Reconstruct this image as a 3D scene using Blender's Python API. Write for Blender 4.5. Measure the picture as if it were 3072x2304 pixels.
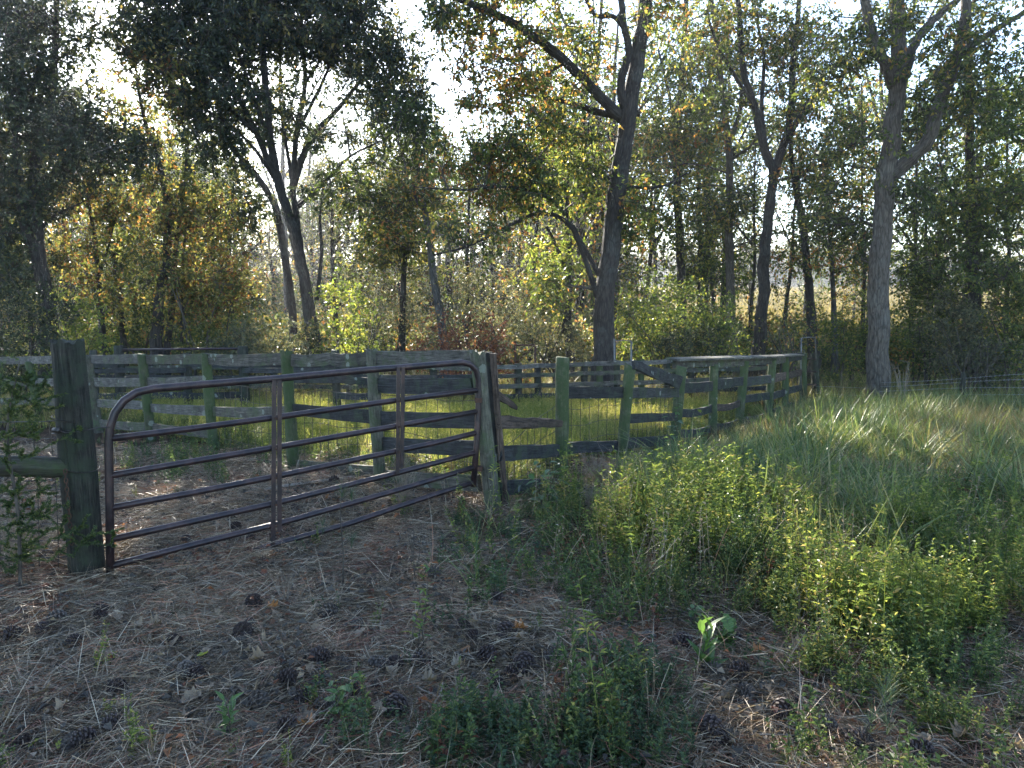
import bpy, math, random
import numpy as np
from mathutils import Vector, Matrix

R = random.Random(7)
rng = np.random.default_rng(11)
scene = bpy.context.scene
for o in list(bpy.data.objects):
    bpy.data.objects.remove(o)
COL = scene.collection

HAZE = True
# ------------------------------------------------------------------ camera
F = 2310.0                       # focal length in photo pixels (3072 wide)
PITCH = math.radians(6.23)
CAM_H = 1.65
cam = bpy.data.cameras.new('camera')
cam.lens = 36.0 * F / 3072.0
cam.sensor_width = 36.0
cam.clip_start = 0.05
cam.clip_end = 2500
camo = bpy.data.objects.new('camera', cam)
camo.location = (0, 0, CAM_H)
camo.rotation_euler = (math.radians(90) - PITCH, 0, 0)
COL.objects.link(camo)
scene.camera = camo

# ------------------------------------------------------------------ light
SUN_EL = math.radians(20.5)
SUN_AZ = math.radians(-21.9)     # from +Y, positive towards +X
world = bpy.data.worlds.new('World')
scene.world = world
world.use_nodes = True
wn = world.node_tree.nodes
wl = world.node_tree.links
wn.clear()
sky = wn.new('ShaderNodeTexSky')
sky.sky_type = 'NISHITA'
sky.sun_disc = False
sky.sun_elevation = SUN_EL
sky.sun_rotation = SUN_AZ
sky.air_density = 1.0
sky.dust_density = 0.3
sky.ozone_density = 2.2
bg = wn.new('ShaderNodeBackground')
bg.inputs['Strength'].default_value = 0.082
wo = wn.new('ShaderNodeOutputWorld')
wl.new(sky.outputs[0], bg.inputs[0])
wl.new(bg.outputs[0], wo.inputs[0])
sun = bpy.data.lights.new('sun', 'SUN')
sun.energy = 5.0
sun.angle = math.radians(0.5)
sun.color = (1.0, 0.93, 0.80)
suno = bpy.data.objects.new('sun', sun)
sd = Vector((math.sin(SUN_AZ) * math.cos(SUN_EL), math.cos(SUN_AZ) * math.cos(SUN_EL), math.sin(SUN_EL)))
suno.rotation_euler = sd.to_track_quat('Z', 'Y').to_euler()
suno.location = (0, 0, 30)
COL.objects.link(suno)
scene.view_settings.view_transform = 'Standard'
scene.view_settings.look = 'None'
scene.view_settings.exposure = 2.85
scene.view_settings.gamma = 1.0
scene.view_settings.use_curve_mapping = False
cy = scene.cycles
cy.max_bounces = 7
cy.diffuse_bounces = 4
cy.glossy_bounces = 2
cy.transmission_bounces = 5
cy.transparent_max_bounces = 4
cy.use_denoising = True
cy.sample_clamp_indirect = 6

# ------------------------------------------------------------------ geometry helpers
SP, CP = math.sin(PITCH), math.cos(PITCH)


def tz(x, y):
    """height of the terrain"""
    x = np.asarray(x, float); y = np.asarray(y, float)
    z = np.interp(y, [-60, 5, 6, 8, 14, 17, 24, 40, 60, 90, 140, 210, 300, 420, 800],
                  [0, 0, -.02, -.12, -.48, -.6, -.8, -.95, -.95, -.4, 1.2, 3.4, 5, 9, 10])
    near = np.clip(1.2 - np.abs(y) / 40, 0, 1)
    z = z + near * (0.03 * np.sin(1.7 * x + .5) * np.cos(1.3 * y) + 0.018 * np.sin(4.1 * x + 2 * y) + .012 * np.sin(7.3 * y - 3 * x))
    z = z + near * (.009 * np.sin(13 * x + 5 * np.sin(4 * y)) * np.sin(11 * y + 3 * np.sin(5 * x)) + .007 * np.sin(23 * x - 9 * y))
    z = z + np.clip((np.abs(y) - 200) / 150, 0, 1) * (1.5 * np.sin(x / 41.) + .8 * np.sin(x / 17. + 2))
    return z


def P(px, py, Y):
    a = (px - 1536) / F; b = (1152 - py) / F
    d = (a, CP + b * SP, -SP + b * CP)
    t = Y / d[1]
    return Vector((d[0] * t, Y, CAM_H + d[2] * t))


def G(px, py):
    """where the line of sight through a photo point meets the terrain"""
    a = (px - 1536) / F; b = (1152 - py) / F
    d = np.array((a, CP + b * SP, -SP + b * CP))
    t = 1.0
    for _ in range(4000):
        p = d * t
        if CAM_H + p[2] < float(tz(p[0], p[1])):
            break
        t += 0.01 * max(1, t / 4)
    return Vector((p[0], p[1], float(tz(p[0], p[1]))))


def proj(x, y, z):
    """world -> photo point (vectorised), used to lay out planting zones"""
    zz = z - CAM_H
    fwd = y * CP - zz * SP
    up = y * SP + zz * CP
    return 1536 + F * x / fwd, 1152 - F * up / fwd


def mesh_np(name, V, Fs, mats, smooth=False, uv=None, mi=None):
    """V (n,3); Fs list of int arrays (m,k)"""
    me = bpy.data.meshes.new(name)
    V = np.asarray(V, np.float32)
    if not isinstance(Fs, list):
        Fs = [Fs]
    Fs = [np.asarray(f, np.int32) for f in Fs if len(f)]
    me.vertices.add(len(V))
    me.vertices.foreach_set('co', V.ravel())
    loops = np.concatenate([f.ravel() for f in Fs])
    tot = np.concatenate([np.full(len(f), f.shape[1], np.int32) for f in Fs])
    st = np.concatenate([[0], np.cumsum(tot)[:-1]]).astype(np.int32)
    me.loops.add(len(loops))
    me.loops.foreach_set('vertex_index', loops)
    me.polygons.add(len(tot))
    me.polygons.foreach_set('loop_start', st)
    me.polygons.foreach_set('loop_total', tot)
    if mi is not None:
        me.polygons.foreach_set('material_index', np.asarray(mi, np.int32))
    me.polygons.foreach_set('use_smooth', np.full(len(tot), bool(smooth)))
    if uv is not None:
        l = me.uv_layers.new(name='UVMap')
        l.data.foreach_set('uv', np.asarray(uv, np.float32)[loops].ravel())
    for m in (mats if isinstance(mats, (list, tuple)) else [mats]):
        me.materials.append(m)
    me.update()
    me.validate()
    return me


class MB:
    """collects vertices, faces and uv for one mesh"""
    def __init__(s):
        s.V = []; s.Q = []; s.T = []; s.U = []; s.n = 0

    def add(s, V, Q=None, T=None, U=None):
        V = np.asarray(V, float).reshape(-1, 3)
        s.V.append(V)
        s.U.append(np.asarray(U, float) if U is not None else np.zeros((len(V), 2)))
        if Q is not None and len(Q): s.Q.append(np.asarray(Q, int) + s.n)
        if T is not None and len(T): s.T.append(np.asarray(T, int) + s.n)
        s.n += len(V)

    def tube(s, pts, radii, n=8, cap=True, u0=0.0, rough=0.0):
        pts = [Vector(p) for p in pts]
        if not hasattr(radii, '__len__'):
            radii = [radii] * len(pts)
        m = len(pts)
        V = []; U = []; L = u0
        up = None
        for i in range(m):
            t = (pts[min(i + 1, m - 1)] - pts[max(i - 1, 0)])
            if t.length < 1e-9: t = Vector((0, 0, 1))
            t.normalize()
            if up is None:
                up = Vector((0, 0, 1)) if abs(t.z) < .9 else Vector((0, 1, 0))
                a = t.cross(up).normalized()
            else:
                a = (a - t * a.dot(t)).normalized()
            b = t.cross(a)
            if i: L += (pts[i] - pts[i - 1]).length
            for k in range(n + 1):
                th = 2 * math.pi * k / n
                r = radii[i] * (1 + (R.uniform(-rough, rough) if k < n else 0))
                if k == n: V.append(V[-n]); U.append((1.0, L)); continue
                V.append(pts[i] + (a * math.cos(th) + b * math.sin(th)) * r)
                U.append((k / n, L))
        Q = [(i * (n + 1) + k, i * (n + 1) + k + 1, (i + 1) * (n + 1) + k + 1, (i + 1) * (n + 1) + k)
             for i in range(m - 1) for k in range(n)]
        T = []
        if cap:
            for e in (0, m - 1):
                c = len(V); V.append(pts[e]); U.append((.5, 0))
                for k in range(n):
                    f = (c, e * (n + 1) + k + 1, e * (n + 1) + k)
                    T.append(f if e == 0 else f[::-1])
        s.add([tuple(v) for v in V], Q, T, U)

    def box(s, c, sx, sy, sz, M=None):
        V = np.array([(x, y, z) for x in (-.5, .5) for y in (-.5, .5) for z in (-.5, .5)]) * (sx, sy, sz)
        if M is not None:
            V = V @ np.array(M.to_3x3()).T
        V = V + np.array(c)
        Q = [(0, 1, 3, 2), (4, 6, 7, 5), (0, 4, 5, 1), (2, 3, 7, 6), (0, 2, 6, 4), (1, 5, 7, 3)]
        s.add(V, Q, None, V[:, :2])

    def mesh(s, name, mat, smooth=False):
        V = np.concatenate(s.V); U = np.concatenate(s.U)
        Fs = []
        if s.Q: Fs.append(np.concatenate(s.Q))
        if s.T: Fs.append(np.concatenate(s.T))
        return mesh_np(name, V, Fs, mat, smooth, U)


def link(name, me, parent=None, loc=None):
    o = bpy.data.objects.new(name, me)
    COL.objects.link(o)
    if parent: o.parent = parent
    if loc is not None: o.location = loc
    return o


def tag(o, label=None, cat=None, group=None, kind=None):
    if label: o['label'] = label
    if cat: o['category'] = cat
    if group: o['group'] = group
    if kind: o['kind'] = kind
    return o


def thing(name, label, cat, loc=(0, 0, 0), group=None):
    o = bpy.data.objects.new(name, None)
    COL.objects.link(o)
    o.location = loc
    o.empty_display_size = .1
    return tag(o, label, cat, group)


def part(name, me, parent, label=None, kind=None):
    """mesh given in world coordinates, parented to a thing"""
    o = bpy.data.objects.new(name, me)
    COL.objects.link(o)
    o.parent = parent
    o.matrix_parent_inverse = Matrix.Translation(parent.location).inverted() if parent.parent is None else Matrix.Identity(4)
    return tag(o, label, None, None, kind)


# ------------------------------------------------------------------ materials
def new_mat(name):
    m = bpy.data.materials.new(name)
    m.use_nodes = True
    nt = m.node_tree
    nt.nodes.clear()
    out = nt.nodes.new('ShaderNodeOutputMaterial')
    return m, nt, out


def N(nt, t, **kw):
    n = nt.nodes.new(t)
    for k, v in kw.items():
        if k in n.inputs: n.inputs[k].default_value = v
        else: setattr(n, k, v)
    return n


def ramp(nt, stops, interp='LINEAR'):
    r = nt.nodes.new('ShaderNodeValToRGB')
    r.color_ramp.interpolation = interp
    e = r.color_ramp.elements
    while len(e) > 1: e.remove(e[-1])
    e[0].position = stops[0][0]; e[0].color = (*stops[0][1], 1)
    for p, c in stops[1:]:
        x = e.new(p); x.color = (*c, 1)
    return r


def mixc(nt, fac, a, b, blend='MIX'):
    m = nt.nodes.new('ShaderNodeMix'); m.data_type = 'RGBA'; m.blend_type = blend
    for sock, v in ((m.inputs[0], fac), (m.inputs[6], a), (m.inputs[7], b)):
        if hasattr(v, 'is_output'): nt.links.new(v, sock)
        elif isinstance(v, (int, float)): sock.default_value = v
        else: sock.default_value = (*v, 1)
    return m.outputs[2]


def leaf_mat(name, stops, trans=.5, gloss=.25, noise_scale=.8, noise_amt=.5, tmul=1.45, rough=.45):
    """leaf: random colour per leaf plus patches; light shines through"""
    m, nt, out = new_mat(name)
    L = nt.links.new
    geo = N(nt, 'ShaderNodeNewGeometry')
    oi = N(nt, 'ShaderNodeObjectInfo')
    nz = N(nt, 'ShaderNodeTexNoise', Scale=noise_scale, Detail=2.0)
    L(geo.outputs['Position'], nz.inputs['Vector'])
    a = N(nt, 'ShaderNodeMath', operation='MULTIPLY_ADD')
    L(nz.outputs['Fac'], a.inputs[0]); a.inputs[1].default_value = noise_amt * 2.4; a.inputs[2].default_value = -noise_amt * 1.2
    b = N(nt, 'ShaderNodeMath', operation='ADD')
    L(geo.outputs['Random Per Island'], b.inputs[0]); L(a.outputs[0], b.inputs[1])
    c = N(nt, 'ShaderNodeMath', operation='MULTIPLY_ADD')
    L(oi.outputs['Random'], c.inputs[0]); c.inputs[1].default_value = .3; c.inputs[2].default_value = -.15
    d = N(nt, 'ShaderNodeMath', operation='ADD', use_clamp=True)
    L(b.outputs[0], d.inputs[0]); L(c.outputs[0], d.inputs[1])
    r0 = ramp(nt, stops)
    L(d.outputs[0], r0.inputs[0])
    r = N(nt, 'ShaderNodeHueSaturation', Saturation=.96)
    L(r0.outputs[0], r.inputs['Color'])
    pb = N(nt, 'ShaderNodeBsdfPrincipled', Roughness=rough)
    pb.inputs['Specular IOR Level'].default_value = gloss
    L(r.outputs[0], pb.inputs['Base Color'])
    tr = N(nt, 'ShaderNodeBsdfTranslucent')
    tc = mixc(nt, 1.0, r.outputs[0], (tmul, tmul * .97, tmul * .62), 'MULTIPLY')
    L(tc, tr.inputs['Color'])
    mx = N(nt, 'ShaderNodeMixShader', Fac=trans)
    L(pb.outputs[0], mx.inputs[1]); L(tr.outputs[0], mx.inputs[2])
    L(mx.outputs[0], out.inputs[0])
    return m


def bark_mat(name, dark, light, lichen=(.2, .22, .2), lich=.35, scale=1.0):
    m, nt, out = new_mat(name)
    L = nt.links.new
    uv = N(nt, 'ShaderNodeUVMap')
    mp = N(nt, 'ShaderNodeMapping'); mp.inputs['Scale'].default_value = (9 * scale, 1.6 * scale, 1)
    L(uv.outputs[0], mp.inputs[0])
    nz = N(nt, 'ShaderNodeTexNoise', Scale=3.0, Detail=6.0, Roughness=.65, Distortion=.6)
    L(mp.outputs[0], nz.inputs['Vector'])
    vo = N(nt, 'ShaderNodeTexVoronoi', Scale=2.2); vo.feature = 'DISTANCE_TO_EDGE'
    L(mp.outputs[0], vo.inputs['Vector'])
    geo = N(nt, 'ShaderNodeNewGeometry')
    n2 = N(nt, 'ShaderNodeTexNoise', Scale=2.3, Detail=5.0, Roughness=.7)
    L(geo.outputs['Position'], n2.inputs['Vector'])
    r1 = ramp(nt, [(.3, dark), (.7, light)]); L(nz.outputs['Fac'], r1.inputs[0])
    r2 = ramp(nt, [(.5, (0, 0, 0)), (.62, (1, 1, 1))]); L(n2.outputs['Fac'], r2.inputs[0])
    ml = N(nt, 'ShaderNodeMath', operation='MULTIPLY'); L(r2.outputs[0], ml.inputs[0]); ml.inputs[1].default_value = lich
    c = mixc(nt, ml.outputs[0], r1.outputs[0], lichen)
    rv = ramp(nt, [(.0, (.35, .35, .35)), (.12, (1, 1, 1))]); L(vo.outputs['Distance'], rv.inputs[0])
    c = mixc(nt, .8, c, rv.outputs[0], 'MULTIPLY')
    pb = N(nt, 'ShaderNodeBsdfPrincipled', Roughness=.9)
    L(c, pb.inputs['Base Color'])
    ad = N(nt, 'ShaderNodeMath', operation='ADD')
    L(nz.outputs['Fac'], ad.inputs[0]); L(vo.outputs['Distance'], ad.inputs[1])
    bp = N(nt, 'ShaderNodeBump', Strength=1.0, Distance=.06)
    L(ad.outputs[0], bp.inputs['Height']); L(bp.outputs[0], pb.inputs['Normal'])
    L(pb.outputs[0], out.inputs[0])
    return m


def wood_mat(name, c0, c1, moss=(.07, .10, .035), moss_amt=.3, lichen_amt=0.0, lichen_col=(.21, .23, .19)):
    """weathered sawn or round timber: grain along uv.y, moss patches, round lichen spots"""
    m, nt, out = new_mat(name)
    L = nt.links.new
    uv = N(nt, 'ShaderNodeUVMap')
    oi = N(nt, 'ShaderNodeObjectInfo')
    off = N(nt, 'ShaderNodeVectorMath', operation='ADD')
    cmb = N(nt, 'ShaderNodeCombineXYZ')
    s = N(nt, 'ShaderNodeMath', operation='MULTIPLY'); s.inputs[1].default_value = 37.0
    L(oi.outputs['Random'], s.inputs[0]); L(s.outputs[0], cmb.inputs[1]); L(s.outputs[0], cmb.inputs[2])
    L(uv.outputs[0], off.inputs[0]); L(cmb.outputs[0], off.inputs[1])
    mp = N(nt, 'ShaderNodeMapping'); mp.inputs['Scale'].default_value = (14, 1.3, 1)
    L(off.outputs[0], mp.inputs[0])
    gr = N(nt, 'ShaderNodeTexNoise', Scale=4.0, Detail=8.0, Roughness=.7, Distortion=.3)
    L(mp.outputs[0], gr.inputs['Vector'])
    geo = N(nt, 'ShaderNodeNewGeometry')
    n2 = N(nt, 'ShaderNodeTexNoise', Scale=5.0, Detail=6.0, Roughness=.7)
    L(geo.outputs['Position'], n2.inputs['Vector'])
    n3 = N(nt, 'ShaderNodeTexNoise', Scale=26.0, Detail=4.0, Roughness=.7)
    L(geo.outputs['Position'], n3.inputs['Vector'])
    r1 = ramp(nt, [(.28, tuple(x * .35 for x in c0)), (.42, c0), (.7, c1)]); L(gr.outputs['Fac'], r1.inputs[0])
    # each board a little different
    hv = N(nt, 'ShaderNodeHueSaturation'); hv.inputs['Saturation'].default_value = .95
    vr = N(nt, 'ShaderNodeMapRange'); vr.inputs[3].default_value = .65; vr.inputs[4].default_value = 1.25
    L(oi.outputs['Random'], vr.inputs[0]); L(vr.outputs[0], hv.inputs['Value']); L(r1.outputs[0], hv.inputs['Color'])
    n4 = N(nt, 'ShaderNodeTexNoise', Scale=8.0, Detail=8.0, Roughness=.75); L(geo.outputs['Position'], n4.inputs['Vector'])
    r4 = ramp(nt, [(.32, (.35, .34, .33)), (.5, (.9, .9, .9)), (.7, (1.35, 1.33, 1.3))]); L(n4.outputs['Fac'], r4.inputs[0])
    mot = mixc(nt, 1.0, hv.outputs[0], r4.outputs[0], 'MULTIPLY')
    r2 = ramp(nt, [(.60 - .35 * moss_amt, (0, 0, 0)), (.72 - .3 * moss_amt, (1, 1, 1))]); L(n2.outputs['Fac'], r2.inputs[0])
    mm = N(nt, 'ShaderNodeMath', operation='MULTIPLY'); L(r2.outputs[0], mm.inputs[0]); L(n3.outputs['Fac'], mm.inputs[1])
    m2 = N(nt, 'ShaderNodeMath', operation='MULTIPLY', use_clamp=True); L(mm.outputs[0], m2.inputs[0]); m2.inputs[1].default_value = 1.7
    c = mixc(nt, m2.outputs[0], mot, moss)
    h = gr.outputs['Fac']
    if lichen_amt > 0:
        vo = N(nt, 'ShaderNodeTexVoronoi', Scale=10.0, Randomness=1.0)
        ds = N(nt, 'ShaderNodeVectorMath', operation='MULTIPLY_ADD')
        ds.inputs[1].default_value = (.035, .035, .035)
        L(n3.outputs['Color'], ds.inputs[0]); L(geo.outputs['Position'], ds.inputs[2])
        L(ds.outputs[0], vo.inputs['Vector'])
        cut = N(nt, 'ShaderNodeSeparateColor'); L(vo.outputs['Color'], cut.inputs[0])
        th = N(nt, 'ShaderNodeMapRange'); th.inputs[1].default_value = 1 - lichen_amt; th.inputs[2].default_value = 1.0
        th.inputs[3].default_value = 0.0; th.inputs[4].default_value = .42
        L(cut.outputs[0], th.inputs[0])
        lt = N(nt, 'ShaderNodeMath', operation='LESS_THAN'); L(vo.outputs['Distance'], lt.inputs[0]); L(th.outputs[0], lt.inputs[1])
        tn = N(nt, 'ShaderNodeMath', operation='MULTIPLY', use_clamp=True); L(lt.outputs[0], tn.inputs[0])
        sc = N(nt, 'ShaderNodeMath', operation='MULTIPLY_ADD'); L(n3.outputs['Fac'], sc.inputs[0]); sc.inputs[1].default_value = 1.2; sc.inputs[2].default_value = .15
        L(sc.outputs[0], tn.inputs[1])
        c = mixc(nt, tn.outputs[0], c, lichen_col)
    pb = N(nt, 'ShaderNodeBsdfPrincipled', Roughness=.85)
    pb.inputs['Specular IOR Level'].default_value = .3
    L(c, pb.inputs['Base Color'])
    bp = N(nt, 'ShaderNodeBump', Strength=1.0, Distance=.014)
    L(h, bp.inputs['Height']); L(bp.outputs[0], pb.inputs['Normal'])
    L(pb.outputs[0], out.inputs[0])
    return m


def simple_mat(name, c0, c1, rough=.8, metal=0.0, scale=12., bump=.3, spec=.4, t=(.35, .65)):
    m, nt, out = new_mat(name)
    L = nt.links.new
    geo = N(nt, 'ShaderNodeNewGeometry')
    nz = N(nt, 'ShaderNodeTexNoise', Scale=scale, Detail=6.0, Roughness=.7)
    L(geo.outputs['Position'], nz.inputs['Vector'])
    r = ramp(nt, [(t[0], c0), (t[1], c1)]); L(nz.outputs['Fac'], r.inputs[0])
    pb = N(nt, 'ShaderNodeBsdfPrincipled', Roughness=rough, Metallic=metal)
    pb.inputs['Specular IOR Level'].default_value = spec
    L(r.outputs[0], pb.inputs['Base Color'])
    bp = N(nt, 'ShaderNodeBump', Strength=bump, Distance=.01)
    L(nz.outputs['Fac'], bp.inputs['Height']); L(bp.outputs[0], pb.inputs['Normal'])
    L(pb.outputs[0], out.inputs[0])
    return m


M = {}
M['bark'] = bark_mat('bark', (.018, .015, .013), (.07, .058, .05), (.12, .135, .125), .3)
M['bark_pale'] = bark_mat('bark_pale', (.04, .033, .028), (.17, .145, .12), (.2, .2, .18), .3)
M['bark_grey'] = bark_mat('bark_grey', (.04, .04, .042), (.15, .15, .15), (.2, .22, .22), .5)
M['twig'] = simple_mat('twig', (.04, .032, .026), (.10, .085, .07), .9, scale=9)
M['dead_twig'] = simple_mat('dead_twig', (.16, .12, .09), (.34, .28, .22), .9, scale=9)
DG = (.022, .036, .014); MG = (.055, .085, .022); YG = (.15, .18, .04); YE = (.36, .28, .055); OR = (.30, .13, .04); BR = (.17, .085, .04); RD = (.22, .05, .03)
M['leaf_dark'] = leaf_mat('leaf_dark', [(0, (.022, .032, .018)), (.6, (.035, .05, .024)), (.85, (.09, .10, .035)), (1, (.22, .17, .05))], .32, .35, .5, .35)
M['leaf_mixed'] = leaf_mat('leaf_mixed', [(0, (.04, .055, .02)), (.35, MG), (.55, (.10, .13, .03)), (.72, YG), (.88, YE), (1, OR)], .45, .3, .45, .55)
M['leaf_autumn'] = leaf_mat('leaf_autumn', [(0, (.06, .08, .03)), (.4, (.10, .12, .04)), (.62, (.19, .19, .055)), (.86, (.33, .27, .075)), (.95, OR), (1, BR)], .5, .25, .5, .4)
M['leaf_green'] = leaf_mat('leaf_green', [(0, (.04, .065, .02)), (.5, (.08, .12, .03)), (.8, (.15, .19, .04)), (1, (.30, .28, .05))], .45, .3, .6, .35)
M['leaf_lime'] = leaf_mat('leaf_lime', [(0, (.08, .12, .03)), (.6, (.17, .22, .04)), (1, (.34, .32, .07))], .5, .25, .7, .3)
M['leaf_grey'] = leaf_mat('leaf_grey', [(0, (.06, .07, .045)), (.5, (.11, .12, .07)), (.8, (.18, .18, .09)), (1, (.26, .2, .1))], .4, .35, .7, .3)
M['leaf_russet'] = leaf_mat('leaf_russet', [(0, (.07, .035, .025)), (.5, (.16, .06, .04)), (1, (.26, .12, .06))], .4, .25, .9, .3)
M['cedar'] = leaf_mat('cedar', [(0, (.025, .045, .018)), (.6, (.05, .085, .025)), (1, (.14, .16, .04))], .3, .3, 3, .35)
M['weed'] = leaf_mat('weed', [(0, (.045, .075, .03)), (.45, (.08, .125, .042)), (.8, (.14, .19, .055)), (1, (.28, .26, .08))], .45, .3, 1.1, .35)
M['weed_lime'] = leaf_mat('weed_lime', [(0, (.06, .10, .03)), (.45, (.14, .19, .045)), (.85, (.32, .34, .08)), (1, (.40, .31, .13))], .5, .25, 1.1, .3)
M['weed_cool'] = leaf_mat('weed_cool', [(0, (.035, .065, .035)), (.6, (.06, .10, .05)), (1, (.12, .16, .06))], .4, .3, 1.1, .3)
M['grass'] = leaf_mat('grass', [(0, (.045, .075, .025)), (.5, (.095, .15, .045)), (.85, (.20, .24, .07)), (1, (.30, .26, .12))], .36, .35, .9, .35)
M['grass_dry'] = leaf_mat('grass_dry', [(0, (.075, .06, .032)), (.5, (.16, .125, .06)), (.85, (.30, .235, .12)), (1, (.12, .15, .05))], .4, .25, .9, .3, 1.3)
M['meadow'] = leaf_mat('meadow', [(0, (.12, .17, .04)), (.5, (.27, .29, .07)), (.85, (.46, .42, .12)), (1, (.5, .4, .2))], .45, .25, .45, .45)
M['crop'] = leaf_mat('crop', [(0, (.12, .10, .025)), (.6, (.22, .17, .045)), (1, (.26, .20, .08))], .4, .1, .05, .5)
M['straw'] = leaf_mat('straw', [(0, (.055, .038, .026)), (.35, (.17, .12, .078)), (.7, (.40, .30, .20)), (.93, (.52, .43, .31)), (1, (.40, .19, .11))], .12, .35, 1.6, .45, 1.0, .5)
M['straw_red'] = leaf_mat('straw_red', [(0, (.16, .06, .04)), (.6, (.30, .12, .08)), (1, (.38, .2, .13))], .12, .35, 2, .3, 1.0, .5)
M['dead_leaf'] = leaf_mat('dead_leaf', [(0, (.12, .08, .05)), (.5, (.24, .17, .11)), (.85, (.38, .30, .21)), (1, (.48, .42, .32))], .22, .3, 3, .3, 1.2, .5)
M['dead_leaf_orange'] = leaf_mat('dead_leaf_orange', [(0, (.26, .11, .04)), (1, (.42, .2, .08))], .25, .3, 3, .2, 1.2, .5)
M['scrap'] = leaf_mat('scrap', [(0, (.08, .05, .03)), (.5, (.17, .12, .08)), (1, (.30, .23, .16))], .2, .3, 3, .3, 1.2, .5)
M['leaf_lime_fallen'] = leaf_mat('leaf_lime_fallen', [(0, (.22, .28, .04)), (1, (.42, .4, .08))], .4, .3, 3, .2, 1.3, .5)
M['broad_green'] = leaf_mat('broad_green', [(0, (.04, .09, .03)), (.6, (.08, .15, .04)), (1, (.14, .22, .05))], .42, .45, 2, .3, 1.5, .35)
M['broad_cool'] = leaf_mat('broad_cool', [(0, (.05, .10, .055)), (.6, (.09, .15, .08)), (1, (.16, .22, .10))], .35, .45, 2, .3, 1.4, .35)
M['board'] = wood_mat('board', (.05, .045, .038), (.17, .155, .13), (.065, .085, .04), .35, .38)
M['board_pale'] = wood_mat('board_pale', (.075, .07, .065), (.24, .23, .21), (.08, .10, .05), .2, .3)
M['board_dark'] = wood_mat('board_dark', (.028, .028, .03), (.075, .075, .075), (.045, .06, .035), .3, .12, (.22, .24, .22))
M['board_brown'] = wood_mat('board_brown', (.05, .035, .028), (.17, .12, .092), (.06, .07, .04), .05, 0)
M['post_green'] = wood_mat('post_green', (.07, .075, .045), (.17, .165, .10), (.05, .075, .028), .7, .12)
M['post_grey'] = wood_mat('post_grey', (.09, .085, .065), (.24, .22, .165), (.075, .10, .05), .35, .1)
M['post_dark'] = wood_mat('post_dark', (.026, .026, .023), (.115, .105, .085), (.034, .044, .028), .45, .0)
M['rust'] = simple_mat('rust', (.022, .016, .019), (.075, .042, .04), .42, .2, 11, .25, .5, (.42, .72))
M['rust_bare'] = simple_mat('rust_bare', (.04, .022, .017), (.10, .05, .032), .8, .1, 20, .3)
M['wire'] = simple_mat('wire', (.05, .045, .04), (.13, .11, .10), .5, .6, 20, .1)
M['wire_bright'] = simple_mat('wire_bright', (.28, .28, .28), (.5, .5, .5), .35, .8, 20, .1)
M['pipe_pale'] = simple_mat('pipe_pale', (.10, .10, .10), (.2, .2, .19), .5, .4, 10, .1)
M['cone'] = simple_mat('cone', (.022, .015, .014), (.075, .05, .045), .7, 0, 60, .2)
M['cone_grey'] = simple_mat('cone_grey', (.045, .036, .032), (.15, .12, .10), .7, 0, 60, .2)


def ground_mat():
    m, nt, out = new_mat('ground')
    L = nt.links.new
    geo = N(nt, 'ShaderNodeNewGeometry')
    n1 = N(nt, 'ShaderNodeTexNoise', Scale=3.0, Detail=8.0, Roughness=.75); L(geo.outputs['Position'], n1.inputs['Vector'])
    n2 = N(nt, 'ShaderNodeTexNoise', Scale=40.0, Detail=6.0, Roughness=.8); L(geo.outputs['Position'], n2.inputs['Vector'])
    r1 = ramp(nt, [(.3, (.02, .014, .010)), (.55, (.055, .038, .027)), (.75, (.11, .075, .052))])
    ad = N(nt, 'ShaderNodeMath', operation='MULTIPLY_ADD'); L(n2.outputs['Fac'], ad.inputs[0]); ad.inputs[1].default_value = .7
    hf = N(nt, 'ShaderNodeMath', operation='MULTIPLY'); L(n1.outputs['Fac'], hf.inputs[0]); hf.inputs[1].default_value = .35
    L(hf.outputs[0], ad.inputs[2]); L(ad.outputs[0], r1.inputs[0])
    sx = N(nt, 'ShaderNodeSeparateXYZ'); L(geo.outputs['Position'], sx.inputs[0])
    # leaf litter wood floor -> crop field
    n3 = N(nt, 'ShaderNodeTexNoise', Scale=.08, Detail=4.0); L(geo.outputs['Position'], n3.inputs['Vector'])
    r3 = ramp(nt, [(.3, (.13, .095, .02)), (.6, (.17, .125, .03)), (.75, (.12, .11, .025))]); L(n3.outputs['Fac'], r3.inputs[0])
    f3 = N(nt, 'ShaderNodeMapRange'); L(sx.outputs[1], f3.inputs[0]); f3.inputs[1].default_value = 30; f3.inputs[2].default_value = 36
    c = mixc(nt, f3.outputs[0], r1.outputs[0], r3.outputs[0])
    f4 = N(nt, 'ShaderNodeMapRange'); L(sx.outputs[1], f4.inputs[0]); f4.inputs[1].default_value = 215; f4.inputs[2].default_value = 222
    c = mixc(nt, f4.outputs[0], c, (.05, .07, .04))
    pb = N(nt, 'ShaderNodeBsdfPrincipled', Roughness=1.0)
    pb.inputs['Specular IOR Level'].default_value = 0.05
    L(c, pb.inputs['Base Color'])
    bp = N(nt, 'ShaderNodeBump', Strength=1.0, Distance=.03)
    L(n2.outputs['Fac'], bp.inputs['Height']); L(bp.outputs[0], pb.inputs['Normal'])
    L(pb.outputs[0], out.inputs[0])
    return m


M['ground'] = ground_mat()

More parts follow.
